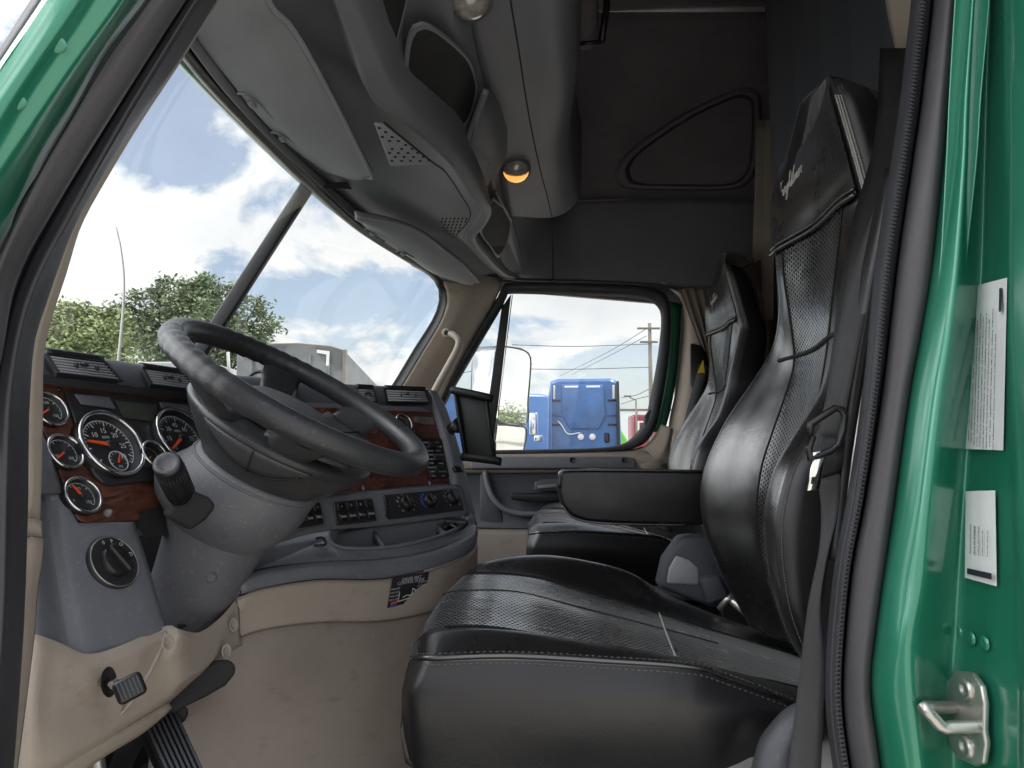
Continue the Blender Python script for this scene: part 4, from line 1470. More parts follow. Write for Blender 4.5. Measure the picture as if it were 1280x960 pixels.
b.loft([rail([(530, 658, 2.712), (650, 660, 2.712), (720, 661, 2.712), (840, 663, 2.712)]), rail([(530, 700, 2.70), (650, 700, 2.70), (720, 700, 2.70), (840, 700, 2.70)]), rail([(530, 900, 2.72), (650, 900, 2.72), (720, 900, 2.72), (840, 900, 2.72)])], 20, 4)
b.build('lower_panel', M['kick'], dr, face=CAM, solid=.006)
b = MB()
b.tube(rail([(606, 589, 2.71), (609, 604, 2.705), (616, 622, 2.70), (630, 636, 2.70), (650, 642, 2.70), (690, 643, 2.70), (730, 643, 2.70)]), .011, 10, res=40)
b.build('recess_edge', M['dash'], dr)
b = MB()
b.prism(rail([(600, 592, 2.72), (612, 592, 2.72), (622, 628, 2.72), (630, 655, 2.72), (618, 655, 2.72), (600, 650, 2.72)]), (0, .01, 0), .004)
b.build('speaker_cover', M['dashdark'], dr)
b = MB()
b.prism(rail([(638, 617.5, 2.66), (668, 616.5, 2.66), (700, 616.5, 2.66), (700, 628, 2.66), (668, 628, 2.66), (640, 625, 2.66)]), (0, .05, 0), .006, 3)
b.build('armrest', M['black'], dr)
b = MB()
b.prism(rail([(668, 603, 2.70), (676, 599, 2.70), (720, 598, 2.70), (720, 614, 2.70), (668, 614, 2.70)]), (0, .02, 0), .006, 3)
b.build('release_bezel', M['dashdark'], dr)
b = MB()
b.prism(rail([(672, 607, 2.69), (700, 604, 2.69), (700, 609, 2.69), (672, 611, 2.69)]), (0, .015, 0), .003, 2)
b.build('release_handle', M['seatgrey'], dr)

# body side around the door opening
for nm_, pts_ in (('far_side_rear', [(.645, 2.835, .9), (1.3, 2.835, .9), (1.3, 2.835, 3.1), (.645, 2.835, 3.1)]), ('far_side_top', [(-.10, 2.832, 2.60), (.66, 2.832, 2.535), (.66, 2.832, 3.1), (.0, 2.832, 3.1)]), ('far_side_sill', [(-.6, 2.832, .8), (.70, 2.832, .8), (.70, 2.832, 1.93), (-.6, 2.832, 1.93)])):
    b = MB()
    b.poly([Vector(p) for p in pts_])
    b.build(nm_, M['roofdark'], cab, face=(0, 0, 2), solid=.02)
# tan trim of the far rear pillar
b = MB()
b.loft([PP([(820, 350, 2.745), (850, 372, 2.76), (853, 400, 2.79), (850, 440, 2.79), (844, 490, 2.79), (836, 530, 2.79), (834, 590, 2.77)]), PP([(846, 362, 2.72), (860, 374, 2.72), (866, 400, 2.72), (866, 440, 2.72), (862, 490, 2.72), (856, 530, 2.72), (850, 600, 2.72)]), PP([(858, 360, 2.72), (880, 370, 2.72), (890, 400, 2.72), (890, 440, 2.72), (890, 490, 2.72), (890, 530, 2.72), (880, 620, 2.72)]), PP([(960, 360, 2.74), (970, 370, 2.74), (970, 400, 2.74), (970, 440, 2.74), (970, 490, 2.74), (970, 530, 2.74), (970, 620, 2.74)])], 24, 5)
b.build('rear_pillar_trim', M['tan'], cab, face=CAM, solid=.006)
b = MB()
b.tube(PP([(690, 351, 2.70), (760, 353, 2.71), (825, 357, 2.71), (846, 362, 2.71), (862, 368, 2.71)]), .006, 8, res=24)
b.tube(PP([(624, 346, 2.60), (650, 349.5, 2.67), (690, 351, 2.70)]), .006, 8, res=12)
b.build('lining_edge', M['rubberlight'], cab)
# dark shoulder belt of the passenger side with its yellow tag
pb = thing('passenger_seat_belt', 'black belt reel and strap with a yellow tag beside the far seat', 'seat belt', P(872, 560, 2.62))
b = MB()
b.prism(PP([(862, 428, 2.68), (876, 432, 2.68), (882, 446, 2.68), (884, 500, 2.66), (872, 506, 2.66), (862, 480, 2.68)]), (.02, .03, 0), .008)
b.build('reel_cover', M['black'], pb)
b = MB()
b.loft([PP([(874, 455, 2.62), (862, 500, 2.60), (850, 545, 2.58), (838, 590, 2.56)]), PP([(886, 458, 2.60), (872, 505, 2.58), (862, 550, 2.56), (850, 590, 2.54)])], 14, 2)
b.build('strap', M['belt'], pb, face=CAM, solid=.002)
b = MB()
b.prism(PP([(879, 450, 2.58), (881, 466, 2.58), (872, 466, 2.58)]), (0, .003, 0))
b.build('tag', M['yellow'], pb)
# ================================================================== dashboard
dash = thing('dashboard', 'grey wrap around dashboard with wood trim, chrome ringed gauges and tan lower panels', 'dashboard', (-.55, 1.4, 1.12))
nC = Vector((.83, -.24, .50)).normalized()
PLc = (P(140, 553, 1.08), nC)
uC, vC, _ = basis(nC)
nV = Vector((.74, -.20, .64)).normalized()
nS = Vector((.75, -.55, .37)).normalized()
PLs = (P(520, 540, 1.68), nS)
uS, vS, _ = basis(nS)
nK = Vector((.62, -.52, .59)).normalized()
PLk = (PL(470, 614, PLs), nK)
uK, vK, _ = basis(nK)


def off(pl, d): return (pl[0] + pl[1] * d, pl[1])
def onp(lst, pl): return [PL(x, y, pl) for x, y in lst]


PLt2 = off(PLc, .022)
PLv = (PL(110, 473, PLt2), nV)
T2 = onp([(20, 461), (46, 465), (72, 470), (150, 480), (200, 486), (258, 493)], PLt2) + PP([(340, 503, 1.47), (440, 507, 1.62), (500, 508, 1.70), (546, 510, 1.76)])
T1 = onp([(20, 430), (44, 436), (58, 438.5), (129, 448), (180, 456), (240, 465)], PLv) + PP([(330, 472, 1.50), (440, 481, 1.66), (500, 484, 1.74), (543, 488, 1.80)])
T0 = [p + Vector((-.35, .05, -.05)) for p in T1]
T05 = [p + Vector((-.05, .01, -.001)) for p in T1]
T15 = [a.lerp(c, .45) + Vector((.004, 0, .004)) for a, c in zip(T1, T2)]
T3 = onp([(20, 466), (46, 470), (72, 475), (150, 485), (200, 491), (258, 498)], off(PLc, .010)) + PP([(340, 511, 1.47), (440, 514, 1.63), (500, 514, 1.71), (547, 516, 1.77)])
T4 = [p - nC * .03 + Vector((0, 0, -.01)) for p in T3]
b = MB()
b.loft([T0, T05, T1, T15, T2, T3, T4], 70, 5)
b.build('dash_top', M['dashdark'], dash, face=CAM + Vector((0, 0, 1)), solid=.006)


def vent(quad, rows, name='air_vent', fins=(.35, .7)):
    "quad: upper left, upper right, lower right, lower left (points); louvred outlet"
    a, c, d, e = quad
    n = (c - a).cross(e - a).normalized()
    if n.dot(CAM - a) < 0: n = -n
    cen = (a + c + d + e) / 4
    big = [cen + (p - cen) * k for p, k in zip((a, c, d, e), (1.10, 1.08, 1.08, 1.10))]
    b = MB()
    b.grid([[p + n * .001 for p in big], [p + n * .005 for p in big], [p + n * .005 for p in (a, c, d, e)], [p - n * .006 for p in (a, c, d, e)]], closed_u=True, smooth=False)
    b.poly([p - n * .0055 for p in (a, c, d, e)], 1)
    o = b.build(name, [M['black'], M['blackmatt']], dash)
    s = MB()
    for k in range(rows):
        t = (k + .5) / rows
        p, q = a.lerp(e, t), c.lerp(d, t)
        p = p.lerp(q, .02); q = q.lerp(p, .02)
        w = (e - a).normalized()
        h = (e - a).length / rows * .21
        s.prism([p - w * h, q - w * h, q + w * h, p + w * h], n * .0045, .0006, 1)
    s.build('louvre', M['ridge'], o)
    t = MB()
    for k in fins:
        p, q = a.lerp(c, k), e.lerp(d, k)
        t.box(p.lerp(q, .5) + n * .006, (.004, .006, .008), None, .001)
    p = a.lerp(c, .5).lerp(e.lerp(d, .5), .4)
    t.box(p + n * .007, (.008, .012, .006), None, .002)
    t.build('thumb_tab', M['black'], o)
    # glossy brow over the outlet
    g = MB()
    up = (a - e).normalized() * .010
    g.loft([[a + n * .006 + up * .2, c + n * .006 + up * .2], [a + n * .008 + up, c + n * .008 + up], [a + n * .002 + up * 1.6, c + n * .002 + up * 1.6]], 10, 3)
    g.build('brow', M['black'], o, face=CAM, solid=.002)


PLv1 = off(PLv, .013)
vent(onp([(58, 446), (129, 455), (149, 477), (72, 468)], PLv1), 6)
vent(onp([(178, 463), (229, 470), (246, 489), (189, 482)], PLv1), 6)
vq = lambda l: PP([(x, y, Y - .022) for x, y, Y in l])
vent(vq([(446, 487, 1.66), (466, 488, 1.69), (470, 503, 1.665), (450, 502, 1.64)]), 5)
vent(vq([(481, 488, 1.71), (531, 490, 1.775), (536, 504, 1.745), (484, 503, 1.685)]), 5)
# small dark sensor on the dash top
b = MB()
b.box(P(355, 484, 1.50), (.05, .05, .03), None, .008)
b.build('dash_sensor', M['black'], dash)
b = MB()
b.tube(PP([(312, 471, 1.58), (318, 466, 1.58), (328, 465, 1.58), (335, 472, 1.57)]), .004, 6, res=12)
b.build('cable_loop', M['black'], dash)

# grey carrier behind the wood, left end
b = MB()
b.poly(onp([(20, 462), (280, 492), (290, 640), (170, 665), (60, 650), (20, 640)], off(PLc, -.010)))
b.build('cluster_carrier', M['dash'], dash, face=CAM, solid=.02)
b = MB()
b.prism(onp([(22, 468), (150, 481), (266, 496), (285, 615), (215, 640), (169, 652), (122, 659), (107, 657), (95, 650), (87, 638), (62, 560), (46, 528), (22, 500)], off(PLc, -.004)), nC * .004, .002)
b.build('wood_trim', M['wood'], dash)
# hole beside the column
b = MB()
b.prism(onp([(176, 640), (200, 634), (218, 640), (216, 668), (180, 672), (172, 655)], off(PLc, .0008)), nC * .001)
b.build('column_gap', M['blackmatt'], dash)
b = MB()
b.lathe(PL(134, 642, off(PLc, 0)), nC, [(.006, 0), (.006, .003), (.004, .005), (.0025, .008), (.0001, .009)], 14)
b.build('lamp_dimmer', M['seatgrey'], dash)
# instrument panel
b = MB()
b.prism(onp([(78, 491), (150, 497), (236, 504), (262, 510), (280, 600), (193, 603), (136, 609), (125, 606), (113, 595), (97, 552)], off(PLc, .0005)), nC * .007, .003)
ip = b.build('instrument_panel', M['dial'], dash)
b = MB()
b.prism(onp([(143, 501.5), (197, 506), (192, 527), (155, 523)], off(PLc, .008)), nC * .0015, .0005)
b.build('display', M['lcd'], ip)
b = MB()
b.prism(onp([(92, 493.5), (135, 497), (143, 512), (101, 506)], off(PLc, .008)), nC * .003, .001)
b.build('blank_plate', M['dash'], ip)
b = MB()
b.prism(onp([(198, 503), (233, 507), (239, 517), (203, 515)], off(PLc, .008)), nC * .003, .001)
b.build('blank_plate', M['dash'], ip)


def gauge(px, py, r, labels, needle, pl=PLc, h=.008, parent=None, arc=(225, -45), sub=None, title=None, ticks=28, nl=.72):
    parent = parent or dash
    n = pl[1]
    u, v, _ = basis(n)
    z0 = .0075 if (r > .03 or 180 < px < 200) else .0008
    c = PL(px, py, off(pl, z0 + h)) - n * h
    b = MB()
    b.lathe(c, n, [(r * 1.02, -.010), (r * 1.02, h * .8), (r * .97, h), (r * .90, h * .6), (r * .86, h * .25), (r * .84, .0015)], 48, 1)
    b.disc(c + n * .0015, n, r * .85, 48, 0)
    g = b.build('gauge', [M['dial'], M['black']], parent)
    b = MB()
    rg = r * .985
    ring = [c + n * h + u * rg * math.cos(t) + v * rg * math.sin(t) for t in [2 * math.pi * k / 60 for k in range(60)]]
    b.tube(ring, r * .045 + .0012, 8, closed=True)
    b.build('bezel', M['chrome'], g)
    m = MB()
    top = c + n * .0022
    a0, a1 = R(arc[0]), R(arc[1])
    def rad(t, rr): return top + u * rr * math.cos(t) + v * rr * math.sin(t)
    rows = [[rad(a0 + (a1 - a0) * k / 40, r * .80) for k in range(41)], [rad(a0 + (a1 - a0) * k / 40, r * .775) for k in range(41)]]
    m.grid(rows, smooth=False)
    for k in range(ticks + 1):
        t = a0 + (a1 - a0) * k / ticks
        big = k % 4 == 0
        r0 = r * (.62 if big else .69)
        d = Vector(rad(t, 1.0) - top); tt = (u * -math.sin(t) + v * math.cos(t)) * (r * (.018 if big else .010))
        m.poly([rad(t, r0) - tt, rad(t, r * .78) - tt, rad(t, r * .78) + tt, rad(t, r0) + tt])
    for k, s in enumerate(labels):
        t = a0 + (a1 - a0) * k / max(1, len(labels) - 1)
        m.text(s, rad(t, r * .48), u, v, r * .22)
    if title:
        m.text(title[0], top + v * r * .26, u, v, r * .13)
        if len(title) > 1: m.text(title[1], top + v * r * .12, u, v, r * .13)
    m.build('markings', M['dimwhite'], g)
    if sub:
        sr, sc = r * .30, top - v * r * .48 + u * r * .12
        s = MB()
        s.tube([sc + u * sr * math.cos(t) + v * sr * math.sin(t) for t in [2 * math.pi * k / 30 for k in range(30)]], r * .014, 6, closed=True)
        for k in range(9):
            t = R(200 - 220 * k / 8)
            d = u * math.cos(t) + v * math.sin(t)
            q = (u * -math.sin(t) + v * math.cos(t)) * r * .008
            s.poly([sc + d * sr * .7 - q, sc + d * sr * .95 - q, sc + d * sr * .95 + q, sc + d * sr * .7 + q])
        s.text(sub, sc - v * sr * .6, u, v, sr * .35)
        s.build('sub_dial', M['dimwhite'], g)
        nb = MB()
        t = R(60); d = u * math.cos(t) + v * math.sin(t); q = n.cross(d)
        nb.prism([sc - d * sr * .25 - q * sr * .10, sc - d * sr * .25 + q * sr * .10, sc + d * sr * .75 + q * sr * .04, sc + d * sr * .75 - q * sr * .04], n * .0015)
        nb.build('small_needle', M['orange'], g)
    nb = MB()
    t = R(needle); d = u * math.cos(t) + v * math.sin(t); q = n.cross(d)
    o = top + n * .0025
    nb.prism([o - d * r * .10 - q * r * .055, o - d * r * .10 + q * r * .055, o + d * r * nl + q * r * .03, o + d * r * nl - q * r * .03], n * .002)
    nb.build('needle', M['orange'], g)
    nb = MB()
    nb.lathe(o, n, [(r * .12, 0), (r * .11, .003), (.0001, .0035)], 18)
    nb.build('needle_hub', M['black'], g)
    return g


gauge(141, 553.5, .0530, ['', '', '10', '15', '20', '25', '30'], 172, h=.010, sub='PSI', title=('RPM', 'x100'), ticks=30, parent=dash)
gauge(230, 545, .0545, ['0', '15', '30', '45', '60', '75', '85'], 214, h=.010, title=('MPH',), ticks=30)
gauge(63, 510, .0265, ['50', '100', '150'], 212, arc=(200, -40), ticks=12)
gauge(82.5, 563.5, .0260, ['100', '250'], 214, arc=(200, -40), ticks=12)
gauge(104.5, 618.5, .0265, ['0', '75', '150'], 118, arc=(200, -40), ticks=12)
gauge(194, 567, .0225, ['E', '', 'F'], 215, h=.014, arc=(200, -20), ticks=8)
gauge(252, 517, .0240, ['0', '100'], 190, arc=(200, -40), ticks=12)
for (x, y) in ((74, 487), (233, 503)):
    b = MB()
    b.lathe(PL(x, y, off(PLc, .002)), nC, [(.004, 0), (.0035, .0025), (.0001, .0028)], 12)
    b.build('trim_screw', M['black'], dash)

# left end: knob panel, wraps round to the side that faces the open door
s0 = PP([(20, 620, .95), (20, 700, .93), (10, 795, .90)])
s0b = PP([(44, 622, .865), (44, 700, .85), (40, 792, .825)])
s1a = onp([(58, 620), (66, 700), (84, 812)], off(PLc, -.012))
s1 = onp([(74, 619), (86, 700), (110, 822)], off(PLc, -.002))
s1c = onp([(98, 654), (118, 705), (146, 812)], off(PLc, .002))
s2 = onp([(168, 652), (184, 702), (209, 786)], off(PLc, .002))
s3 = [p + Vector((-.08, .02, 0)) for p in s2]
b = MB()
b.loft([s0, s0b, s1a, s1, s1c], 24, 5)
b.loft([s1c, s2, s3], 24, 4)
b.build('knob_panel', M['dash'], dash, face=CAM + Vector((.5, 0, 0)), solid=.004)
b = MB()
b.loft([PP([(20, 520, .92), (20, 570, .92), (20, 616, .92)]), PP([(44, 520, .86), (44, 570, .86), (44, 616, .86)]), onp([(48, 528), (64, 565), (82, 616)], off(PLc, -.006))], 10, 4)
b.build('end_panel', M['dash'], dash, face=CAM, solid=.004)
# lamp switch: round plate with a winged knob
PLn = off(PLc, .004)
c = PL(141, 703.5, PLn)
b = MB()
b.lathe(c, nC, [(.0375, -.003), (.0375, .003), (.034, .005), (.030, .004), (.0001, .004)], 40)
ls = b.build('lamp_switch', M['dial'], dash)
b = MB()
b.lathe(c + nC * .004, nC, [(.0225, 0), (.0215, .006), (.019, .008), (.0001, .008)], 32)
tdir = (uC * .42 + vC * -.9).normalized(); qd = nC.cross(tdir)
b.prism([c + tdir * -.022 - qd * .006 + nC * .008, c + tdir * -.022 + qd * .006 + nC * .008, c + tdir * .022 + qd * .006 + nC * .008, c + tdir * .022 - qd * .006 + nC * .008], nC * .012, .004, 3)
b.build('knob', M['black'], ls)
b = MB()
for ang, s in ((105, '0'), (78, 'P'), (50, 'O'), (12, 'D')):
    t = R(ang)
    b.text(s, c + nC * .0052 + (uC * math.cos(t) + vC * math.sin(t)) * .029, uC, vC, .0075)
b.build('markings', M['dimwhite'], ls)
b = MB()
rg = [c + nC * .004 + uC * .0355 * math.cos(t) + vC * .0355 * math.sin(t) for t in [2 * math.pi * k / 48 for k in range(48)]]
b.tube(rg, .0009, 6, closed=True)
b.build('ring', M['steel'], ls)

# tan knee panel
k0 = PP([(5, 790, .90), (36, 790, .83)]) + onp([(75, 803), (110, 817), (150, 807), (207, 782)], off(PLc, .006)) + PP([(222, 786, .99), (250, 790, 1.05), (275, 772, 1.12), (296, 748, 1.17)])
k1 = PP([(5, 800, .89), (35, 798, .815)]) + onp([(74, 824), (111, 838), (152, 827), (209, 798)], off(PLc, .012)) + PP([(224, 794, .985), (250, 799, 1.045), (278, 780, 1.115), (299, 755, 1.17)])
k2 = PP([(-10, 880, .86), (28, 878, .78), (62, 890, .80), (100, 890, .84), (150, 868, .90), (205, 842, .965), (228, 832, .99), (252, 826, 1.04), (280, 806, 1.11), (300, 786, 1.16)])
k3 = PP([(-20, 985, .84), (12, 985, .77), (60, 962, .79), (118, 928, .85), (165, 898, .91), (205, 876, .97), (232, 850, 1.0), (256, 835, 1.05), (282, 812, 1.12), (302, 800, 1.16)])
k4 = PP([(-20, 1040, .95), (40, 1010, .90), (80, 980, .93), (130, 938, .97), (172, 905, 1.02), (208, 884, 1.06), (234, 860, 1.09), (258, 842, 1.12), (284, 818, 1.16), (304, 806, 1.18)])
b = MB()
b.loft([k0, k1, k2, k3, k4], 60, 8)
b.build('knee_panel', M['tan'], dash, face=CAM, solid=.004)
b = MB()
seamp = PP([(206, 790, .942), (206, 800, .93), (190, 835, .925), (168, 872, .905), (148, 896, .895)])
b.tube([p + (CAM - p).normalized() * .004 for p in catmull(seamp, 20)], .0022, 6)
b.build('panel_seam', M['kick'], dash)
b = MB()
b.loft([PP([(60, 966, .80), (120, 934, .86), (175, 905, .93), (212, 880, .99)]), PP([(80, 985, .82), (128, 948, .88), (180, 916, .95), (216, 886, 1.0)])], 14, 3)
b.build('panel_lower_lip', M['tan'], dash, face=CAM, solid=.012)
# screw wells
for (x, y, Y) in ((209, 803, .925), (283, 814, 1.09), (292, 781, 1.13)):
    b = MB()
    q = P(x, y, Y)
    d = (CAM + Vector((.6, 0, 0)) - q).normalized()
    b.lathe(q, d, [(.0075, .0015), (.0055, .0025), (.0035, -.003), (.0001, -.004)], 16, squash=1.4)
    b.build('screw_well', [M['kick']], dash)
# parking brake pull: pocket, chrome stem and ribbed black pad
q = P(131, 853, .858)
d = Vector((.85, -.45, .2)).normalized()
u_, v_, _ = basis(d)
b = MB()
b.lathe(q + d * .006, d, [(.0001, 0), (.016, .0), (.017, .002)], 24, u=v_, squash=.55)
b.build('brake_release_pocket', M['blackmatt'], dash)
bp_ = MB()
tip = P(157, 859, .82)
bp_.tube([P(128, 852, .87), P(142, 855, .845), tip], .006, 10)
br = bp_.build('brake_release_stem', M['chrome'], dash)
b = MB()
dd = (CAM - tip).normalized(); uu = Vector((.9, .1, .45)).normalized(); uu = (uu - dd * uu.dot(dd)).normalized(); vv = dd.cross(uu)
b.box(P(162, 860, .812), (.030, .026, .012), (uu, vv, dd), .0055, 3)
b.build('pull_pad', M['black'], br)
b = MB()
for k in range(6):
    b.box(P(162, 860, .812) + dd * .0065 + uu * (-.010 + .004 * k), (.0012, .019, .0016), (uu, vv, dd))
b.build('pad_rib', M['dashdark'], br)

# centre stack ------------------------------------------------------------------------
b = MB()
b.poly(onp([(262, 498), (552, 510), (566, 560), (578, 606), (470, 616), (385, 624), (268, 640)], off(PLs, -.004)))
b.build('stack_carrier', M['dash'], dash, face=CAM, solid=.01)
b = MB()
b.prism(onp([(270, 506), (440, 511), (541, 516), (549, 545), (560, 604), (470, 612), (385, 619), (280, 630)], off(PLs, -.003)), nS * .004, .002)
b.build('wood_trim', M['wood'], dash)
wr = onp([(541, 512), (550, 545), (556, 575), (563, 606), (574, 640)], off(PLs, 0))
e1 = onp([(536, 489), (552, 512), (563, 545), (572, 577), (580, 612), (589, 655)], off(PLs, .010))
e1b = onp([(545, 492), (556, 513), (567, 546), (576, 578), (584, 612), (594, 658)], off(PLs, .002))
e2 = [p + Vector((-.10, .04, 0)) for p in e1b]
b = MB()
b.loft([wr, onp([(541, 500), (546, 513), (557, 545), (565, 577), (573, 612), (582, 650)], off(PLs, .012)), e1, e1b, e2], 30, 5)
b.build('stack_edge', M['dash'], dash, face=CAM, solid=.004)
gauge(505.5, 529, .0235, ['0', '150'], 215, pl=off(PLs, .002), arc=(200, -40), ticks=8, h=.010)
gauge(484, 527, .0235, ['0', '150'], 215, pl=off(PLs, .002), arc=(200, -40), ticks=8, h=.010)
b = MB()
b.prism(onp([(517, 520.5), (541, 522), (543, 531), (531, 530.5), (518, 527)], off(PLs, .0015)), nS * .001)
o = b.build('foil_sticker', M['steel'], dash)
b = MB()
for k, s in enumerate(('CAUTION', 'READ MANUAL', 'BEFORE USE')):
    b.text(s, PL(527, 522.5 + 2.2 * k, off(PLs, .0028)), uS, vS, .0042)
b.build('printing', M['ink'], o)
b = MB()
b.prism(onp([(525, 548), (550, 549), (560, 597), (537, 599), (530, 575)], off(PLs, .0015)), nS * .006, .002)
o = b.build('control_plate', M['black'], dash)
b = MB()
rnd = random.Random(8)
for k in range(9):
    y = 553 + k * 5.2
    xx = 529 + k * 1.05
    for j in range(2):
        s = rnd.choice(['PARK BRAKE', 'TRAILER AIR', 'PUSH', 'PULL', 'RANGE', 'SUPPLY', 'SYSTEM'])
        b.text(s, PL(xx + 5 + j * 12, y, off(PLs, .0078)), uS, vS, .0052)
b.build('printing', M['dimwhite'], o)
for (x, y) in ((541, 556), (548, 572), (550, 585)):
    b = MB()
    b.box(PL(x, y, off(PLs, .009)), (.030, .012, .006), (uS, vS, nS), .002)
    b.build('rocker', M['dial'], o)
b = MB()
b.lathe(PL(519, 547, off(PLs, .002)), nS, [(.012, 0), (.012, .006), (.010, .009), (.0001, .009)], 24)
o = b.build('small_knob', M['black'], dash)
b = MB()
for k in range(10):
    t = R(200 - 220 * k / 9); d = uS * math.cos(t) + vS * math.sin(t); q2 = nS.cross(d) * .0006
    cc = PL(519, 547, off(PLs, .0025))
    b.poly([cc + d * .014 - q2, cc + d * .018 - q2, cc + d * .018 + q2, cc + d * .014 + q2])
b.build('markings', M['dimwhite'], o)
b = MB()
b.box(PL(571, 587, off(PLs, .014)), (.028, .016, .014), (uS, vS, nS), .004)
b.build('clip', M['black'], dash)
for (x, y) in ((418.5, 611), (454, 610), (537, 604)):
    b = MB()
    b.box(PL(x, y, off(PLs, .003)), (.003, .010, .006), (uS, vS, nS), .001)
    b.build('trim_clip', M['dash'], dash)

# switch row: sloped grey face
b = MB()
b.loft([onp([(280, 631), (385, 620), (470, 613.5), (576, 605)], off(PLk, .002)), onp([(300, 655), (390, 643), (480, 634), (582, 624)], off(PLk, .000)), onp([(310, 690), (395, 664), (480, 656), (587, 643)], off(PLk, .0))], 24, 4)
b.build('switch_face', M['dash'], dash, face=CAM, solid=.006)


def switch_bank(quad, nx, ny, icons):
    q = onp(quad, off(PLk, .001))
    b = MB()
    b.prism(q, nK * .005, .003)
    o = b.build('switch_bank', M['dial'], dash)
    i = 0
    for r_ in range(ny):
        for c_ in range(nx):
            def at(s, t): return q[0].lerp(q[1], s).lerp(q[3].lerp(q[2], s), t)
            s0_, s1_ = (c_ + .14) / nx, (c_ + .86) / nx
            t0_, t1_ = (r_ + .13) / ny, (r_ + .87) / ny
            p = [at(.03 + .94 * s, .04 + .92 * t) + nK * .0052 for s, t in ((s0_, t0_), (s1_, t0_), (s1_, t1_), (s0_, t1_))]
            k = MB()
            k.prism(p, nK * .004, .0016)
            sw = k.build('rocker_switch', M['black'], o)
            k = MB()
            c4 = sum(p, Vector()) / 4 + nK * .0045
            k.text(icons[i % len(icons)], c4, uK, vK, .0072)
            k.build('legend', M['dimwhite'], sw)
            i += 1


switch_bank([(415, 629), (464, 624), (470, 652), (420, 658)], 4, 2, ['--', '%', '8', '~', 'FAN', 'ENG', 'ECU', 'AUX'])
switch_bank([(352, 634), (399, 629), (404, 656), (358, 664)], 4, 2, ['--', '=', 'oo', '~', 'LMP', 'AXL', 'DIF', 'RES'])
q = onp([(478, 620), (574, 611), (579, 638), (484, 650)], off(PLk, .001))
b = MB()
b.prism(q, nK * .005, .003)
hv = b.build('climate_panel', M['dial'], dash)
for (x, y, kind) in ((507, 630, 0), (536, 627, 1), (565, 623.5, 2)):
    c = PL(x, y, off(PLk, .006))
    b = MB()
    b.lathe(c, nK, [(.0165, 0), (.0155, .010), (.013, .013), (.0001, .013)], 28)
    b.box(c + nK * .014, (.005, .026, .006), (uK, vK, nK), .002)
    kn = b.build('climate_knob', M['black'], hv)
    b = MB()
    if kind == 1:
        for m_, (a0, a1) in ((0, (225, 100)), (1, (80, -45))):
            rows = [[c + (uK * math.cos(R(a0 + (a1 - a0) * k / 16)) + vK * math.sin(R(a0 + (a1 - a0) * k / 16))) * rr_ + nK * .0004 for k in range(17)] for rr_ in (.0185, .0215)]
            b.grid(rows, mats=[m_, m_], smooth=False)
        b.build('scale', [M['blueprint'], M['redprint']], kn)
    else:
        for k in range(9):
            t = R(225 - 270 * k / 8); d = uK * math.cos(t) + vK * math.sin(t)
            b.text('oi%x*'[k % 5], c + d * .021 + nK * .0004, uK, vK, .008)
        b.build('scale', M['dimwhite'], kn)
b = MB()
for k in range(4):
    b.box(PL(483 + k * .5, 624 + k * 7, off(PLk, .007)), (.006, .010, .004), (uK, vK, nK), .001)
b.build('rocker_switch', M['black'], hv)

# lower shelf with cup holder and tray
outer_ = PP([(296, 722, 1.16), (312, 690, 1.24), (372, 668, 1.37), (440, 659, 1.475), (520, 652, 1.585), (586, 642, 1.69), (593, 655, 1.675), (586, 667, 1.59), (541, 687, 1.465), (480, 698, 1.37), (400, 702, 1.275), (330, 710, 1.20)])
rim = PP([(411, 678, 1.345), (413, 670, 1.37), (424, 664.5, 1.41), (450, 661.5, 1.455), (520, 655.5, 1.555), (573, 648.5, 1.645), (582, 652, 1.645), (580, 659, 1.605), (548, 674, 1.50), (500, 686, 1.41), (450, 690, 1.35), (421, 687, 1.335)])
N_ = 120
oc, ic = closed(outer_, N_), closed(rim, N_)
# align start
k0_ = min(range(N_), key=lambda k: (oc[k] - ic[0]).length)
oc = oc[k0_:] + oc[:k0_]
cen = sum(ic, Vector()) / N_
up = Vector((0, 0, 1))
ins = [p.lerp(cen, .03) for p in ic]
b = MB()
b.grid([oc, [a.lerp(c, .7) + up * .002 for a, c in zip(oc, ic)], [p + up * .006 for p in ic], [p + up * .005 for p in ins], [p.lerp(cen, .05) - up * .012 for p in ic], [p.lerp(cen, .08) - up * .034 for p in ic]], closed_u=True)
b.poly([p.lerp(cen, .08) - up * .034 for p in ic])
b.build('shelf', M['dash'], dash, face=CAM + Vector((0, 0, 2)))
b = MB()
b.tube([p + up * .006 for p in ic], .0035, 8, closed=True)
b.build('tray_rim', M['dash'], dash)
b = MB()
cc = P(448, 678, 1.40) - up * .02
b.lathe(cc, (0, 0, 1), [(.030, -.012), (.036, .016), (.040, .024), (.043, .024), (.043, -.012)], 32)
b.build('cup_holder', M['dash'], dash)
b = MB()
b.loft([PP([(470, 664, 1.47), (478, 676, 1.43), (482, 686, 1.39)]), PP([(470, 676, 1.47), (478, 686, 1.43), (482, 694, 1.39)])], 8, 2)
b.build('tray_divider', M['dash'], dash, solid=.006)
b = MB()
b.loft([PP([(548, 655, 1.60), (556, 663, 1.575), (562, 667, 1.55)]), PP([(548, 668, 1.60), (556, 674, 1.575), (562, 677, 1.55)])], 8, 2)
b.build('tray_divider', M['dash'], dash, solid=.006)
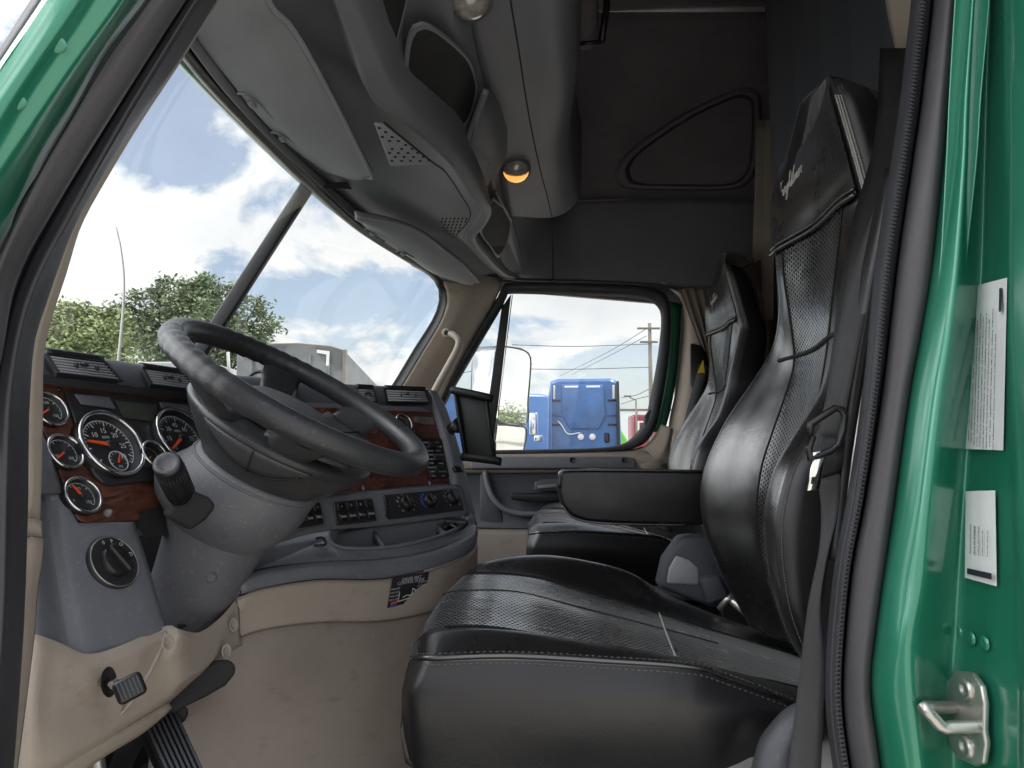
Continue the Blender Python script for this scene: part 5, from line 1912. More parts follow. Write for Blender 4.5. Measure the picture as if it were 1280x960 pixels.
# front lip and tan band below it
l0 = PP([(296, 724, 1.16), (330, 711, 1.20), (400, 702.5, 1.275), (480, 698.5, 1.37), (541, 687.5, 1.465), (586, 667.5, 1.59), (593, 655.5, 1.675)])
l1 = PP([(300, 731, 1.15), (333, 718, 1.19), (400, 709, 1.262), (480, 705, 1.352), (545, 693, 1.445), (589, 672, 1.575), (596, 658, 1.68)])
l2 = PP([(302, 743, 1.155), (335, 733, 1.19), (400, 723, 1.265), (480, 722, 1.352), (550, 707, 1.445), (590, 688, 1.575), (597, 670, 1.68)])
l3 = [p + Vector((-.02, .02, 0)) for p in l2]
b = MB()
b.loft([l0, l1, l2, l3], 50, 5)
b.build('shelf_lip', M['dash'], dash, face=CAM, solid=.004)
b = MB()
b.loft([PP([(284, 716, 1.17), (290, 704, 1.19), (299, 700, 1.21)]), PP([(293, 745, 1.155), (300, 735, 1.155), (303, 715, 1.16)]), PP([(291, 748, 1.17), (301, 742, 1.165), (306, 722, 1.18)])], 8, 3)
b.build('shelf_end', M['dash'], dash, face=CAM, solid=.006)
t0_ = PP([(285, 748, 1.18), (302, 745, 1.17), (335, 735, 1.205), (400, 725, 1.28), (480, 724, 1.365), (550, 709, 1.46), (589, 690, 1.59), (597, 675, 1.70)])
t1_ = PP([(268, 800, 1.14), (290, 782, 1.16), (335, 768, 1.205), (400, 760, 1.275), (480, 758, 1.36), (550, 745, 1.45), (589, 728, 1.59), (597, 715, 1.70)])
t2_ = PP([(262, 818, 1.14), (285, 803, 1.155), (330, 786, 1.20), (400, 777, 1.275), (480, 775, 1.36), (545, 762, 1.45), (588, 740, 1.59), (597, 728, 1.70)])
t3_ = [p + Vector((-.015, .015, 0)) for p in t2_]
b = MB()
b.loft([t0_, t1_, t2_, t3_], 50, 5)
b.build('tan_band', M['tan'], dash, face=CAM, solid=.004)
# air tank diagram decal
qd_ = [p + (CAM - p).normalized() * .006 for p in PP([(491, 722, 1.372), (536, 714.5, 1.435), (530, 748.5, 1.432), (484, 760, 1.365)])]
nd = (qd_[1] - qd_[0]).cross(qd_[3] - qd_[0]).normalized()
if nd.dot(CAM - qd_[0]) < 0: nd = -nd
b = MB()
b.prism(qd_, nd * .001)
de = b.build('seat_diagram_decal', M['dial'], dash)
def dq(s, t): return qd_[0].lerp(qd_[1], s).lerp(qd_[3].lerp(qd_[2], s), t) + nd * .0016
ud = (qd_[1] - qd_[0]).normalized(); vd = (qd_[0] - qd_[3]).normalized()
b = MB()
def strk(pts, w=.0009):
    P_ = [dq(*p) for p in pts]
    for a, c in zip(P_, P_[1:]):
        d = (c - a).normalized(); q = nd.cross(d) * w
        b.poly([a - q, c - q, c + q, a + q])
b.text('DRIVER SEAT', dq(.52, .13), ud, vd, .008)
b.text('CONTROL GUIDE', dq(.52, .24), ud, vd, .008)
strk([(.25, .55), (.25, .86)]); strk([(.62, .34), (.48, .50)], .0014); strk([(.25, .86), (.62, .82), (.70, .60), (.60, .50), (.62, .82)])
strk([(.36, .76), (.46, .70), (.56, .74), (.62, .66)]); strk([(.70, .62), (.80, .58)])
for k in range(4): b.text('FWD AFT', dq(.12, .40 + .12 * k), ud, vd, .005)
for k in range(4): b.text('UP DOWN', dq(.85, .34 + .12 * k), ud, vd, .005)
b.build('printing', M['dimwhite'], de)
b = MB()
b.poly([dq(.06, .84), dq(.24, .82), dq(.24, .89), dq(.06, .91)], 0)
b.poly([dq(.04, .92), dq(.22, .90), dq(.22, .97), dq(.04, .985)], 1)
b.build('colour_key', [M['orange'], M['blueprint']], de)
# engine cover
w0 = PP([(262, 820, 1.15), (286, 805, 1.165), (330, 788, 1.21), (400, 779, 1.285), (480, 777, 1.37), (545, 764, 1.46), (588, 742, 1.60), (600, 730, 1.72)])
w1 = PP([(245, 860, 1.14), (270, 860, 1.16), (330, 850, 1.20), (400, 845, 1.27), (480, 840, 1.35), (550, 830, 1.45), (596, 812, 1.60), (612, 800, 1.72)])
w2 = PP([(195, 900, 1.17), (232, 930, 1.17), (290, 950, 1.19), (400, 950, 1.26), (480, 950, 1.34), (560, 940, 1.45), (606, 930, 1.60), (625, 920, 1.72)])
w3 = PP([(180, 1060, 1.16), (250, 1080, 1.17), (300, 1080, 1.19), (400, 1080, 1.26), (480, 1080, 1.34), (560, 1080, 1.45), (610, 1080, 1.60), (640, 1080, 1.72)])
b = MB()
b.loft([[p + Vector((-.02, .03, 0)) for p in w0], w0, w1, w2, w3], 50, 6)
b.build('engine_cover', M['kick'], dash, face=CAM, solid=.004)
b = MB()
q = P(460, 798, 1.345)
d = (CAM - q).normalized()
b.lathe(q, d, [(.0125, .001), (.010, .004), (.0065, -.001), (.0001, -.003)], 20)
b.build('cover_screw', M['kick'], dash)
b = MB()
b.lathe(q + d * .0005, d, [(.0055, 0), (.0001, .002)], 12)
b.build('screw_head', M['blackmatt'], dash)
# tethered power socket
q = P(388, 683, 1.315)
b = MB()
b.lathe(q, (0, 0, 1), [(.018, -.004), (.018, .004), (.014, .007), (.013, .014), (.010, .016), (.0001, .014)], 24)
so = b.build('power_socket', M['black'], dash)
b = MB()
b.tube([q + Vector((.010, 0, .014)), q + Vector((.022, -.004, .016)), q + Vector((.030, -.008, .006)), q + Vector((.024, -.018, .004)), q + Vector((.012, -.020, .004))], .0025, 8, res=14)
b.build('cap_tether', M['black'], so)
# cables lying in the tray
b = MB()
b.tube(PP([(560, 652, 1.60), (566, 656, 1.58), (574, 653, 1.60), (580, 658, 1.58), (572, 660, 1.57), (562, 656, 1.58), (556, 660, 1.56)]), .0045, 8, res=30)
tag(b.build('coiled_cable', M['black']), 'short black coiled cable at the far end of the dash tray', 'cable')
b = MB()
b.box(P(571, 653, 1.60), (.05, .03, .016), None, .005)
tag(b.build('cable_plug', M['black']), 'small black plug lying at the far end of the dash tray', 'plug')
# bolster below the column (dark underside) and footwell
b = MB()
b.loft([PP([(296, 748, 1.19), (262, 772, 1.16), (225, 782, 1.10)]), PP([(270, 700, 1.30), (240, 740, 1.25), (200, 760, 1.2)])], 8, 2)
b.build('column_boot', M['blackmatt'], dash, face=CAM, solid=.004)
# ================================================================== steering wheel and column
WC = P(378, 495, 1.12)
nW = Vector((.50, -.115, .85)).normalized()
aW = Vector((-1, 0, 0)); aW = (aW - nW * aW.dot(nW)).normalized()     # towards twelve o'clock
bW = nW.cross(aW)                                                    # lateral
if bW.y > 0: bW = -bW                                                # bW points at the open door


def W_(ang, r, s):
    "point on the wheel: angle from twelve o'clock towards the open door, radius, height over the rim plane"
    t = R(ang)
    return WC + aW * (r * math.cos(t)) + bW * (r * math.sin(t)) + nW * s


sw = thing('steering_wheel', 'large worn black steering wheel with a domed hub in front of the driver seat', 'steering wheel', WC - nW * .15)
RC = .2045
n = 160
pts, rs = [], []
for k in range(n):
    a = 360 * k / n
    pts.append(W_(a, RC, 0))
    g = 0
    aa = abs((a + 180) % 360 - 180)
    if 25 < aa < 80:
        g = .0009 * math.sin(aa * 2 * math.pi / 6.4)
    rs.append(.0186 + g)
b = MB()
b.tube(pts, .018, 16, closed=True, rs=rs)
b.build('rim', M['wheel'], sw)
b = MB()
b.lathe(WC, nW, [(.098, -.050), (.140, -.052), (.150, -.055), (.153, -.062), (.146, -.074), (.127, -.096), (.108, -.116), (.094, -.133), (.088, -.15)], 64, u=aW)
b.build('hub_shroud', M['wheel'], sw)
b = MB()
b.lathe(WC, nW, [(.0001, -.014), (.04, -.015), (.068, -.021), (.084, -.031), (.092, -.042), (.096, -.054)], 56, u=aW, squash=.92)
b.build('hub_pad', M['pad'], sw)
b = MB()
b.tube([W_(a, .100, -.046) for a in range(0, 360, 6)], .0035, 8, closed=True)
b.build('pad_ring', M['black'], sw)
for c0, wd in ((62, 16), (112, 18), (-62, 16), (-112, 18)):
    b = MB()
    rows = []
    for t, r_, s_ in ((0, .088, -.046), (.25, .115, -.048), (.5, .145, -.042), (.75, .172, -.024), (1, .197, -.004)):
        w = wd * (1.0 - .45 * t) * .6 * .16 / max(r_, .12)
        w = wd * (.9 - .25 * t)
        up_ = [W_(c0 - w, r_, s_ - .006), W_(c0 - w * .7, r_, s_), W_(c0, r_, s_ + .003), W_(c0 + w * .7, r_, s_), W_(c0 + w, r_, s_ - .006)]
        dn = [W_(c0 + w * .7, r_, s_ - .016), W_(c0, r_, s_ - .019), W_(c0 - w * .7, r_, s_ - .016)]
        rows.append(up_ + dn)
    b.grid(rows, closed_u=True)
    b.build('spoke', M['wheel'], sw)
# switch pods set in the spokes on the driver side
for sgn in (1, -1):
    b = MB()
    rows = []
    for a in range(96, 150, 6):
        rows.append([W_(sgn * a, .106, -.044), W_(sgn * a, .122, -.041), W_(sgn * a, .143, -.036), W_(sgn * a, .162, -.032)])
    b.grid(rows)
    o = b.build('thumb_switch', M['pad'], sw, face=WC + nW, solid=.008)
    b = MB()
    b.tube([W_(sgn * 123, r_, z_) for r_, z_ in ((.106, -.0432), (.122, -.0402), (.143, -.0352), (.162, -.0312))], .0012, 6)
    b.build('switch_gap', M['blackmatt'], o)
# curved switch pad low on the near shroud
b = MB()
def shr(a, t):
    prof = [(.153, -.062), (.146, -.074), (.127, -.096), (.108, -.116)]
    t = min(max(t, 0), .999) * 3
    i = int(t); f = t - i
    r_ = prof[i][0] + (prof[i + 1][0] - prof[i][0]) * f + .0025
    s_ = prof[i][1] + (prof[i + 1][1] - prof[i][1]) * f - .0015
    return W_(a, r_, s_)
b.grid([[shr(a, .10 + .75 * t * math.sin(math.pi * (a - 62) / 66) ** .6 if 62 < a < 128 else .1) for t in (0, .33, .66, 1)] for a in range(62, 129, 3)])
o = b.build('near_switch_pad', M['pad'], sw, face=W_(95, .5, -.15), solid=.002)
b = MB()
b.tube([shr(a, .10 + .75 * math.sin(math.pi * (a - 62) / 66) ** .6) for a in range(64, 127, 3)], .0016, 6)
b.tube([shr(95, t) for t in (.1, .3, .5, .7, .85)], .0013, 6)
b.build('pad_seam', M['blackmatt'], o)

col = thing('steering_column', 'grey steering column cowl with a black twist stalk below the wheel', 'steering column', WC - nW * .45)


def sec(s, ra, rb, off_=0, off_b=0, n=48, p=2.3):
    out = []
    for k in range(n):
        t = 2 * math.pi * k / n
        c, d = math.cos(t), math.sin(t)
        c = math.copysign(abs(c) ** (2 / p), c); d = math.copysign(abs(d) ** (2 / p), d)
        out.append(WC - nW * s + aW * (ra * c + off_) + bW * (rb * d + off_b))
    return out


b = MB()
b.grid([sec(.130, .093, .092, p=2), sec(.133, .099, .098, p=2), sec(.139, .101, .100, .001, p=2), sec(.155, .104, .100, .006), sec(.178, .112, .103, .015), sec(.202, .113, .101, .021), sec(.224, .102, .091, .022), sec(.242, .086, .079, .016), sec(.25, .076, .072, .012)], closed_u=True)
b.grid([sec(.130, .093, .092, p=2), sec(.142, .084, .084, p=2)], closed_u=True)
b.build('upper_cowl', M['column'], col)
b = MB()
b.tube(sec(.141, .1015, .1005, .002, p=2), .0022, 8, closed=True)
b.build('cowl_lip', M['column'], col)

b = MB()
b.grid([sec(.20, .085, .080, .012), sec(.25, .081, .074, .010), sec(.28, .074, .068, .006), sec(.34, .066, .062, 0), sec(.40, .060, .056, -.004), sec(.46, .052, .050, -.006)], closed_u=True)
b.build('lower_cowl', M['column'], col)
b = MB()
q = P(264, 722, 1.03)
b.lathe(q, (CAM - q), [(.008, 0), (.006, .003), (.0001, .001)], 14)
b.build('cowl_screw', M['dashdark'], col)
# stalk
qb, qt = P(234, 633, 1.0), P(208.5, 579, .885)
ax = (qt - qb).normalized()
b = MB()
b.prism(PP([(206, 646, .955), (238, 612, .955), (262, 622, .965), (271, 633, .97), (258, 650, .97), (238, 664, .965)]), (-.03, .05, 0), .006, 3)
b.build('stalk_plate', M['blackmatt'], col)
b = MB()
L_ = (qt - qb).length
b.lathe(qb - ax * .03, ax, [(.011, 0), (.011, .03 + L_ * .22), (.013, .03 + L_ * .25)], 24)
sk = b.build('turn_stalk', M['black'], col)
b = MB()
b.lathe(qb, ax, [(.012, L_ * .22), (.0165, L_ * .26), (.0172, L_ * .5), (.0175, L_ * .9), (.0170, L_ * .97), (.0155, L_), (.0001, L_ - .0006)], 40)
u2, v2, _ = basis(ax)
for k in range(26):
    t = 2 * math.pi * k / 26
    d = u2 * math.cos(t) + v2 * math.sin(t)
    b.tube([qb + ax * L_ * .34 + d * .0170, qb + ax * L_ * .88 + d * .0173], .0008, 5)
b.build('twist_knob', M['black'], sk)
b = MB()
b.lathe(qb + ax * (L_ + .0002), ax, [(.0148, 0), (.0142, .0008), (.010, .0004), (.0095, -.0002), (.0001, .0004)], 32)
b.build('end_cap', M['dashdark'], sk)

# ------------------------------------------------------------------ pedals
pd = thing('accelerator_pedal', 'ribbed black accelerator pedal hanging above the dark floor', 'pedal', P(228, 960, 1.06))
b = MB()
pa = PP([(176, 905, 1.02), (218, 888, 1.06), (258, 975, 1.02), (215, 990, .98)])
b.prism(pa, (-.02, .02, -.01), .004)
b.build('pad', M['black'], pd)
b = MB()
for k in range(7):
    t = (k + .5) / 7
    p = pa[0].lerp(pa[1], t); q = pa[3].lerp(pa[2], t)
    b.tube([p + Vector((.004, -.004, .004)), q + Vector((.004, -.004, .004))], .0024, 6)
b.build('rib', M['dashdark'], pd)
bk = thing('brake_pedal', 'large rounded black brake pedal standing out against the tan engine cover', 'pedal', P(250, 860, 1.08))
b = MB()
b.prism(PP([(208, 886, 1.04), (214, 872, 1.045), (246, 838, 1.06), (272, 825, 1.07), (288, 823, 1.075), (297, 831, 1.075), (296, 843, 1.075), (284, 857, 1.07), (258, 872, 1.06), (236, 882, 1.05), (218, 893, 1.04)]), (-.03, .02, -.01), .010, 3)
b.build('pad', M['blackmatt'], bk)
b = MB()
b.prism(PP([(178, 892, 1.05), (206, 872, 1.05), (240, 884, 1.06), (236, 900, 1.06), (214, 912, 1.05), (190, 912, 1.05)]), (-.03, .03, -.02), .008, 2)
b.build('bracket', M['blackmatt'], bk)
b = MB()
b.tube(PP([(200, 890, 1.08), (170, 915, 1.10), (150, 960, 1.10)]), .016, 10)
b.build('arm', M['blackmatt'], bk)
st2 = MB()
st2.tube(PP([(126, 985, .93), (122, 962, .935), (119, 940, .94), (117, 925, .95)]), .0095, 14, res=12)
o = st2.build('column_shaft', M['steel'])
tag(o, 'bare steel shaft at the bottom left under the tan knee panel', 'shaft')

# ------------------------------------------------------------------ tablet holder
tb = thing('tablet_mount', 'black tablet clamp holder on a ball arm in front of the passenger window', 'tablet holder', P(585, 570, 1.72))
b = MB()
tq = PP([(570, 489, 1.74), (609, 497, 1.70), (619, 576, 1.66), (583, 572, 1.70)])
tn = (tq[1] - tq[0]).cross(tq[3] - tq[0]).normalized()
if tn.dot(CAM - tq[0]) < 0: tn = -tn
b.prism(tq, tn * -.012, .004)
b.build('back_plate', M['slab'], tb)
for a, c, hw in ((tq[0], tq[1], .012), (tq[3], tq[2], .012)):
    b = MB()
    d = (c - a).normalized()
    b.tube([a - d * .006, a + tn * .008 + d * .0, a.lerp(c, .5) + tn * .012, c + tn * .008, c + d * .014], .0095, 10, res=20)
    b.build('clamp_jaw', M['slab'], tb)
for a, c in ((tq[0], tq[3]), (tq[1], tq[2])):
    b = MB()
    b.tube([a + tn * .004, a.lerp(c, .5) + tn * .006, c + tn * .004], .005, 8)
    b.build('side_rail', M['slab'], tb)
b = MB()
b.tube(PP([(574, 532, 1.74), (566, 535, 1.75), (558, 540, 1.77), (550, 545, 1.80)]), .016, 10, rs=[.020, .013, .013, .018])
b.build('ball_arm', M['black'], tb)
b = MB()
b.tube(PP([(616, 572, 1.665), (622, 577, 1.66), (627, 578, 1.66)]), .009, 10)
b.build('clamp_screw', M['black'], tb)
# ================================================================== seats
def make_seat():
    t = thing('driver_seat', 'near seat: tall black leather driver seat with perforated panels and a folded down armrest', 'seat', Vector((.2, 1.17, 1.14)))
    R1 = PP([(600, 955, 1.0), (510, 905, .945), (545, 936, .925), (620, 945, .92), (700, 950, .92), (870, 957, .93), (990, 945, .95), (1060, 945, .97)])
    R1b = PP([(508, 945, .955), (530, 965, .935), (600, 974, .93), (700, 978, .935), (870, 985, .945), (990, 975, .96), (1060, 975, .97)])
    R2 = PP([(502, 868, .945), (512, 872, .918), (530, 874, .908), (620, 878, .902), (700, 882, .902), (870, 890, .912), (1000, 900, .94), (1070, 915, .97)])
    R3 = PP([(512, 826, .955), (524, 827, .932), (545, 827, .918), (640, 825, .912), (760, 831, .916), (866, 838, .925), (905, 850, .935), (1005, 890, .95), (1075, 925, .98)])
    R3b = PP([(513, 821, .962), (526, 821, .940), (548, 821, .926), (640, 818, .922), (760, 825, .926), (866, 833, .936), (905, 844, .945), (1005, 880, .96), (1075, 912, .98)])
    R4 = PP([(519, 803, .99), (531, 797, .98), (552, 791, .975), (630, 788, .972), (720, 799, .972), (800, 812, .975), (870, 826, .985), (1000, 862, 1.0), (1070, 886, 1.01)])
    R5 = PP([(525, 795, 1.0), (536, 788, 1.0), (552, 784, 1.0), (616, 785, 1.0), (706, 801, 1.0), (800, 821, 1.0), (880, 836, 1.0), (990, 858, 1.01), (1065, 880, 1.02)])
    R6 = PP([(539, 768, 1.175), (547, 756, 1.175), (562, 745, 1.175), (640, 744, 1.175), (720, 763, 1.175), (820, 789, 1.175), (900, 810, 1.175), (980, 832, 1.175), (1055, 856, 1.175)])
    R7 = PP([(566, 742, 1.355), (574, 728, 1.355), (590, 717, 1.355), (660, 720, 1.355), (730, 738, 1.355), (797, 759, 1.355), (880, 785, 1.355), (970, 812, 1.355), (1045, 836, 1.355)])
    R8 = PP([(578, 732, 1.42), (586, 716, 1.42), (604, 703, 1.42), (655, 695, 1.43), (705, 697, 1.43), (780, 714, 1.43), (835, 745, 1.43), (900, 772, 1.43), (960, 792, 1.43), (1025, 818, 1.43)])
    R9 = PP([(588, 740, 1.475), (596, 722, 1.475), (612, 711, 1.475), (660, 703, 1.48), (710, 706, 1.48), (785, 724, 1.48), (840, 752, 1.48), (960, 800, 1.475), (1025, 824, 1.475)])
    R10 = PP([(600, 800, 1.48), (606, 800, 1.48), (620, 800, 1.48), (660, 800, 1.485), (710, 800, 1.485), (785, 810, 1.485), (840, 820, 1.485), (960, 850, 1.48), (1020, 872, 1.48)])
    b = MB()
    b.loft([R1b, R2, R3, R3b, R4, R5, R6, R7, R8, R9, R10], 64, 6, mats=[1, 1, 0, 0, 0, 2, 2, 0, 0, 0])
    # front of the cushion, closing it down to its base
    fr = [catmull(r, 64)[0] for r in (R1b, R2, R3, R3b, R4, R5, R6, R7, R8, R9, R10)]
    lo = [Vector((p.x + .025, p.y, 1.545)) for p in fr]
    mdl = [a.lerp(c, .45) + Vector((-.012, 0, 0)) for a, c in zip(fr, lo)]
    b.loft([fr, mdl, lo], 30, 5, mats=[1, 1])
    cu = b.build('cushion', [M['leather'], M['leatherside'], M['perf']], t, face=Vector((.2, 1.1, 5)))
    # piping and stitches along the near edge
    b = MB()
    e = [a.lerp(c, .5) for a, c in zip(catmull(R3, 80), catmull(R3b, 80))]
    e = [p + (CAM - p).normalized() * .003 + Vector((0, 0, .002)) for p in e]
    b.tube(e, .0032, 8)
    b.build('piping', M['leather'], cu)
    b = MB()
    dn = [p + Vector((0, -.004, -.008)) for p in e]
    for i in range(2, 66):
        b.tube([dn[i].lerp(dn[i + 1], .15), dn[i].lerp(dn[i + 1], .7)], .0009, 4)
    dn = [p + Vector((0, .006, .003)) for p in e]
    for i in range(2, 66):
        b.tube([dn[i].lerp(dn[i + 1], .15), dn[i].lerp(dn[i + 1], .7)], .0008, 4)
    b.build('stitching', M['stitch'], cu)
    b = MB()
    cl = PP([(824, 769, 1.295), (832, 792, 1.16), (846, 828, 1.018)])
    b.tube([p + Vector((0, 0, .004)) for p in catmull(cl, 14)], .0013, 5)
    b.build('cross_seam', M['thread'], cu)
    b = MB()
    for r_ in (R5, R7):
        b.tube([p + Vector((0, 0, .0015)) for p in catmull(r_, 50)[3:]], .0016, 5)
    mid6 = catmull(R6, 50)[2:36]
    b.tube([p + Vector((0, .03, .0012)) for p in mid6], .0010, 5)
    b.build('channel_seam', M['blackmatt'], cu)
    b = MB()
    fe = [a.lerp(c, .5) for a, c in zip(fr, mdl)]
    ce = catmull([fr[1], fr[2], fr[4], fr[6], fr[8]], 50)
    for i in range(3, 47):
        b.tube([ce[i] + Vector((-.001, -.003, .003)), ce[i].lerp(ce[i + 1], .6) + Vector((-.001, -.003, .003))], .0009, 4)
    b.build('front_stitching', M['stitch'], cu)

    # ---- backrest
    B0 = PP([(985, 800, 1.43), (940, 715, 1.44), (915, 650, 1.44), (915, 590, 1.44), (940, 530, 1.43), (972, 470, 1.41), (992, 430, 1.39), (1000, 380, 1.37), (998, 328, 1.36), (994, 255, 1.36), (1008, 180, 1.34), (1020, 140, 1.28)])
    B1 = PP([(938, 785, 1.40), (897, 708, 1.40), (877, 645, 1.40), (879, 590, 1.40), (905, 530, 1.39), (945, 470, 1.37), (967, 430, 1.35), (974, 380, 1.33), (970, 328, 1.32), (966, 255, 1.32), (985, 186, 1.30), (1000, 130, 1.25)])
    B15 = PP([(960, 792, 1.34), (925, 715, 1.345), (905, 650, 1.345), (910, 590, 1.345), (930, 535, 1.34), (960, 480, 1.33), (978, 438, 1.315), (980, 385, 1.30), (974, 329, 1.30), (973, 258, 1.295), (993, 182, 1.27), (1006, 126, 1.23)])
    B2 = PP([(985, 800, 1.28), (958, 722, 1.28), (946, 655, 1.28), (951, 590, 1.28), (966, 540, 1.28), (981, 497, 1.28), (993, 452, 1.28), (988, 400, 1.275), (979, 330, 1.275), (983, 262, 1.265), (1004, 176, 1.24), (1015, 118, 1.20)])
    B3 = PP([(1010, 815, 1.16), (985, 735, 1.16), (972, 665, 1.16), (985, 590, 1.16), (998, 545, 1.16), (1008, 500, 1.16), (1017, 442, 1.17), (1016, 395, 1.165), (1022, 284, 1.16), (1020, 240, 1.15), (1024, 150, 1.13), (1026, 105, 1.12)])
    B35 = PP([(1018, 825, 1.05), (990, 752, 1.05), (975, 690, 1.05), (985, 630, 1.05), (1003, 570, 1.05), (1022, 505, 1.05), (1034, 438, 1.06), (1040, 380, 1.06), (1054, 250, 1.05), (1052, 215, 1.04), (1036, 130, 1.04), (1032, 98, 1.05)])
    B4 = PP([(1012, 838, .985), (988, 800, .98), (966, 740, .972), (957, 690, .97), (955, 640, .97), (967, 588, .972), (988, 550, .98), (1022, 497, .99), (1040, 440, 1.0), (1052, 380, 1.005), (1076, 270, 1.005), (1072, 235, 1.0), (1042, 122, 1.0), (1036, 94, 1.01)])
    B45 = PP([(1012, 832, .955), (990, 785, .945), (978, 745, .935), (970, 690, .93), (971, 640, .93), (984, 588, .935), (1003, 550, .945), (1036, 497, .955), (1052, 440, .97), (1062, 380, .975), (1086, 270, .98), (1082, 238, .98), (1050, 126, .98), (1040, 98, .99)])
    B5 = PP([(1030, 840, .945), (1012, 785, .93), (1004, 745, .92), (1000, 690, .915), (1003, 640, .915), (1016, 588, .92), (1034, 550, .93), (1062, 497, .94), (1080, 440, .955), (1088, 380, .96), (1110, 270, .97), (1106, 238, .97), (1072, 130, .97), (1056, 100, .98)])
    B6 = PP([(1085, 840, .95), (1075, 785, .94), (1070, 745, .93), (1068, 690, .93), (1072, 640, .93), (1085, 588, .93), (1100, 550, .94), (1125, 497, .95), (1140, 440, .96), (1145, 380, .97), (1150, 270, .985), (1140, 238, .985), (1105, 140, .99), (1085, 110, .99)])
    B7 = [Vector((max(p.x, .40) + .13, 1.16, p.z)) for p in B3]
    B0b = [Vector((p.x + .10, p.y - .02, p.z)) for p in B0]
    b = MB()
    rails = [B7, B0b, B0, B1, B15, B2, B3, B35, B4, B45, B5, B6, B7]
    b.loft(rails, 80, 6, mats=[0, 0, 0, 0, 0, 2, 2, 0, 0, 1, 1, 0])
    tops = [catmull(r, 80)[-1] for r in rails[1:-1]]
    tc_ = sum(tops, Vector()) / len(tops)
    b.grid([tops + [tops[0]], [p.lerp(tc_, .3) + Vector((0, 0, .012)) for p in tops + [tops[0]]], [p.lerp(tc_, .75) + Vector((0, 0, .02)) for p in tops + [tops[0]]], [tc_ + Vector((0, 0, .02))] * (len(tops) + 1)])
    bk_ = b.build('backrest', [M['leather'], M['leatherside'], M['perf']], t)
    # plain leather headrest panel over the perforated strip
    def strip(rail, z0, z1, n=14):
        r_ = [p for p in catmull(rail, 200)]
        out = []
        for k in range(n):
            z = z0 + (z1 - z0) * k / (n - 1)
            out.append(min(r_, key=lambda p: abs(p.z - z)).copy())
        return out
    f = Vector((-.004, 0, 0))
    hr = [strip(r_, 2.318, 2.49) for r_ in (B1, B15, B2, B3, B35, B4)]
    b = MB()
    b.loft([[p + f for p in r_] for r_ in hr], 24, 5)
    hd = b.build('headrest_panel', M['leather'], bk_, face=Vector((-3, 1.1, 2.4)))
    b = MB()
    line = [h[0] for h in hr]
    b.tube([p + f * 2 for p in catmull(line, 40)], .0038, 8)
    b.tube([p + f * 2 + Vector((0, 0, .009)) for p in catmull(line, 40)], .0026, 8)
    b.build('headrest_piping', M['leather'], bk_)
    line2 = [strip(r_, 2.118, 2.13, 2)[0] for r_ in (B15, B2, B3, B35, B4)]
    b = MB()
    b.tube([p + f * .5 for p in catmull(line2, 40)], .0036, 8)
    b.build('lower_seam', M['blackmatt'], bk_)
    # side seams of the panel
    b = MB()
    for rl_ in (B2, B35):
        r_ = catmull(rl_, 90)
        b.tube([p + f * .3 for p in r_[10:76]], .0013, 5)
    b.build('panel_seam', M['blackmatt'], bk_)
    # twin stitched seam down the near edge of backrest
    b = MB()
    st_ = catmull([a.lerp(c, .35) for a, c in zip(catmull(B45, 120), catmull(B5, 120))], 240)
    for i in range(4, 236):
        for o_ in (-.003, .003):
            p, q = st_[i], st_[i].lerp(st_[i + 1], .6)
            m_ = (CAM - p).normalized() * .0028 + Vector((o_ * .8, 0, o_ * .3))
            b.tube([p + m_, q + m_], .0009, 4)
    b.build('stitching', M['stitch'], bk_)
    b = MB()
    hs = catmull([a.lerp(c, .5) for a, c in zip(strip(B45, 2.29, 2.455), strip(B45, 2.29, 2.455))], 60)
    for i in range(59):
        for o_ in (-.004, 0, .004):
            p, q = hs[i], hs[i].lerp(hs[i + 1], .62)
            m_ = (CAM - p).normalized() * .004 + Vector((o_, 0, 0))
            b.tube([p + m_, q + m_], .0013, 4)
    b.build('headrest_stitching', M['thread'], bk_)
    # embroidered script
    b = MB()
    o_ = P(1000, 217, 1.175)
    cu_ = P(985, 236, 1.24); cv_ = P(1016, 196, 1.10)
    uu = (cv_ - cu_).normalized()
    nn = Vector((-1, .0, .0)); nn = (nn - uu * nn.dot(uu)).normalized()
    vv = nn.cross(uu)
    if vv.z < 0: vv = -vv
    o_ = (hr[2][7] + hr[3][7]) / 2 + Vector((-.010, .03, .005))
    # single stroke script, letter by letter, on a rising line
    GL = {'F': [(.9, 1.9), (.1, 1.95), (.45, 1.9), (.30, .9), (.05, -.3), (-.25, -.25), (.05, .3), (.30, .95), (.75, 1.05), (.6, .5)],
          'r': [(.0, .1), (.15, .9), (.35, .8), (.45, .85), (.40, .2), (.6, .1)], 'e': [(.0, .3), (.35, .6), (.30, .95), (.08, .6), (.15, .1), (.55, .2)],
          'i': [(.0, .2), (.15, .9), (.12, .2), (.4, .15)], 'g': [(.4, .85), (.1, .8), (.1, .2), (.4, .4), (.42, .9), (.35, -.7), (-.05, -.7), (.2, -.1), (.6, .3)],
          'h': [(.0, .2), (.3, 1.9), (.12, 1.6), (.08, .1), (.3, .85), (.42, .2), (.65, .15)], 't': [(.0, .2), (.25, 1.6), (.15, .2), (.35, .1), (.2, .95), (.5, 1.0), (.5, .2)],
          'l': [(.0, .2), (.32, 1.9), (.14, 1.6), (.12, .2), (.4, .15)], 'n': [(.0, .1), (.12, .9), (.12, .1), (.36, .9), (.42, .2), (.62, .15)]}
    x_ = 0.0
    pts_ = []
    for ch in 'Freightliner':
        g_ = GL[ch]
        pts_ += [(x_ + p[0] + .22 * p[1], p[1]) for p in g_]
        x_ += max(p[0] for p in g_) * (.78 if ch == 'F' else .9)
    b.tube(catmull([o_ + uu * ((p[0] - x_ / 2) * .0235) + vv * (p[1] * .0150) for p in pts_], 400), .0007, 5)
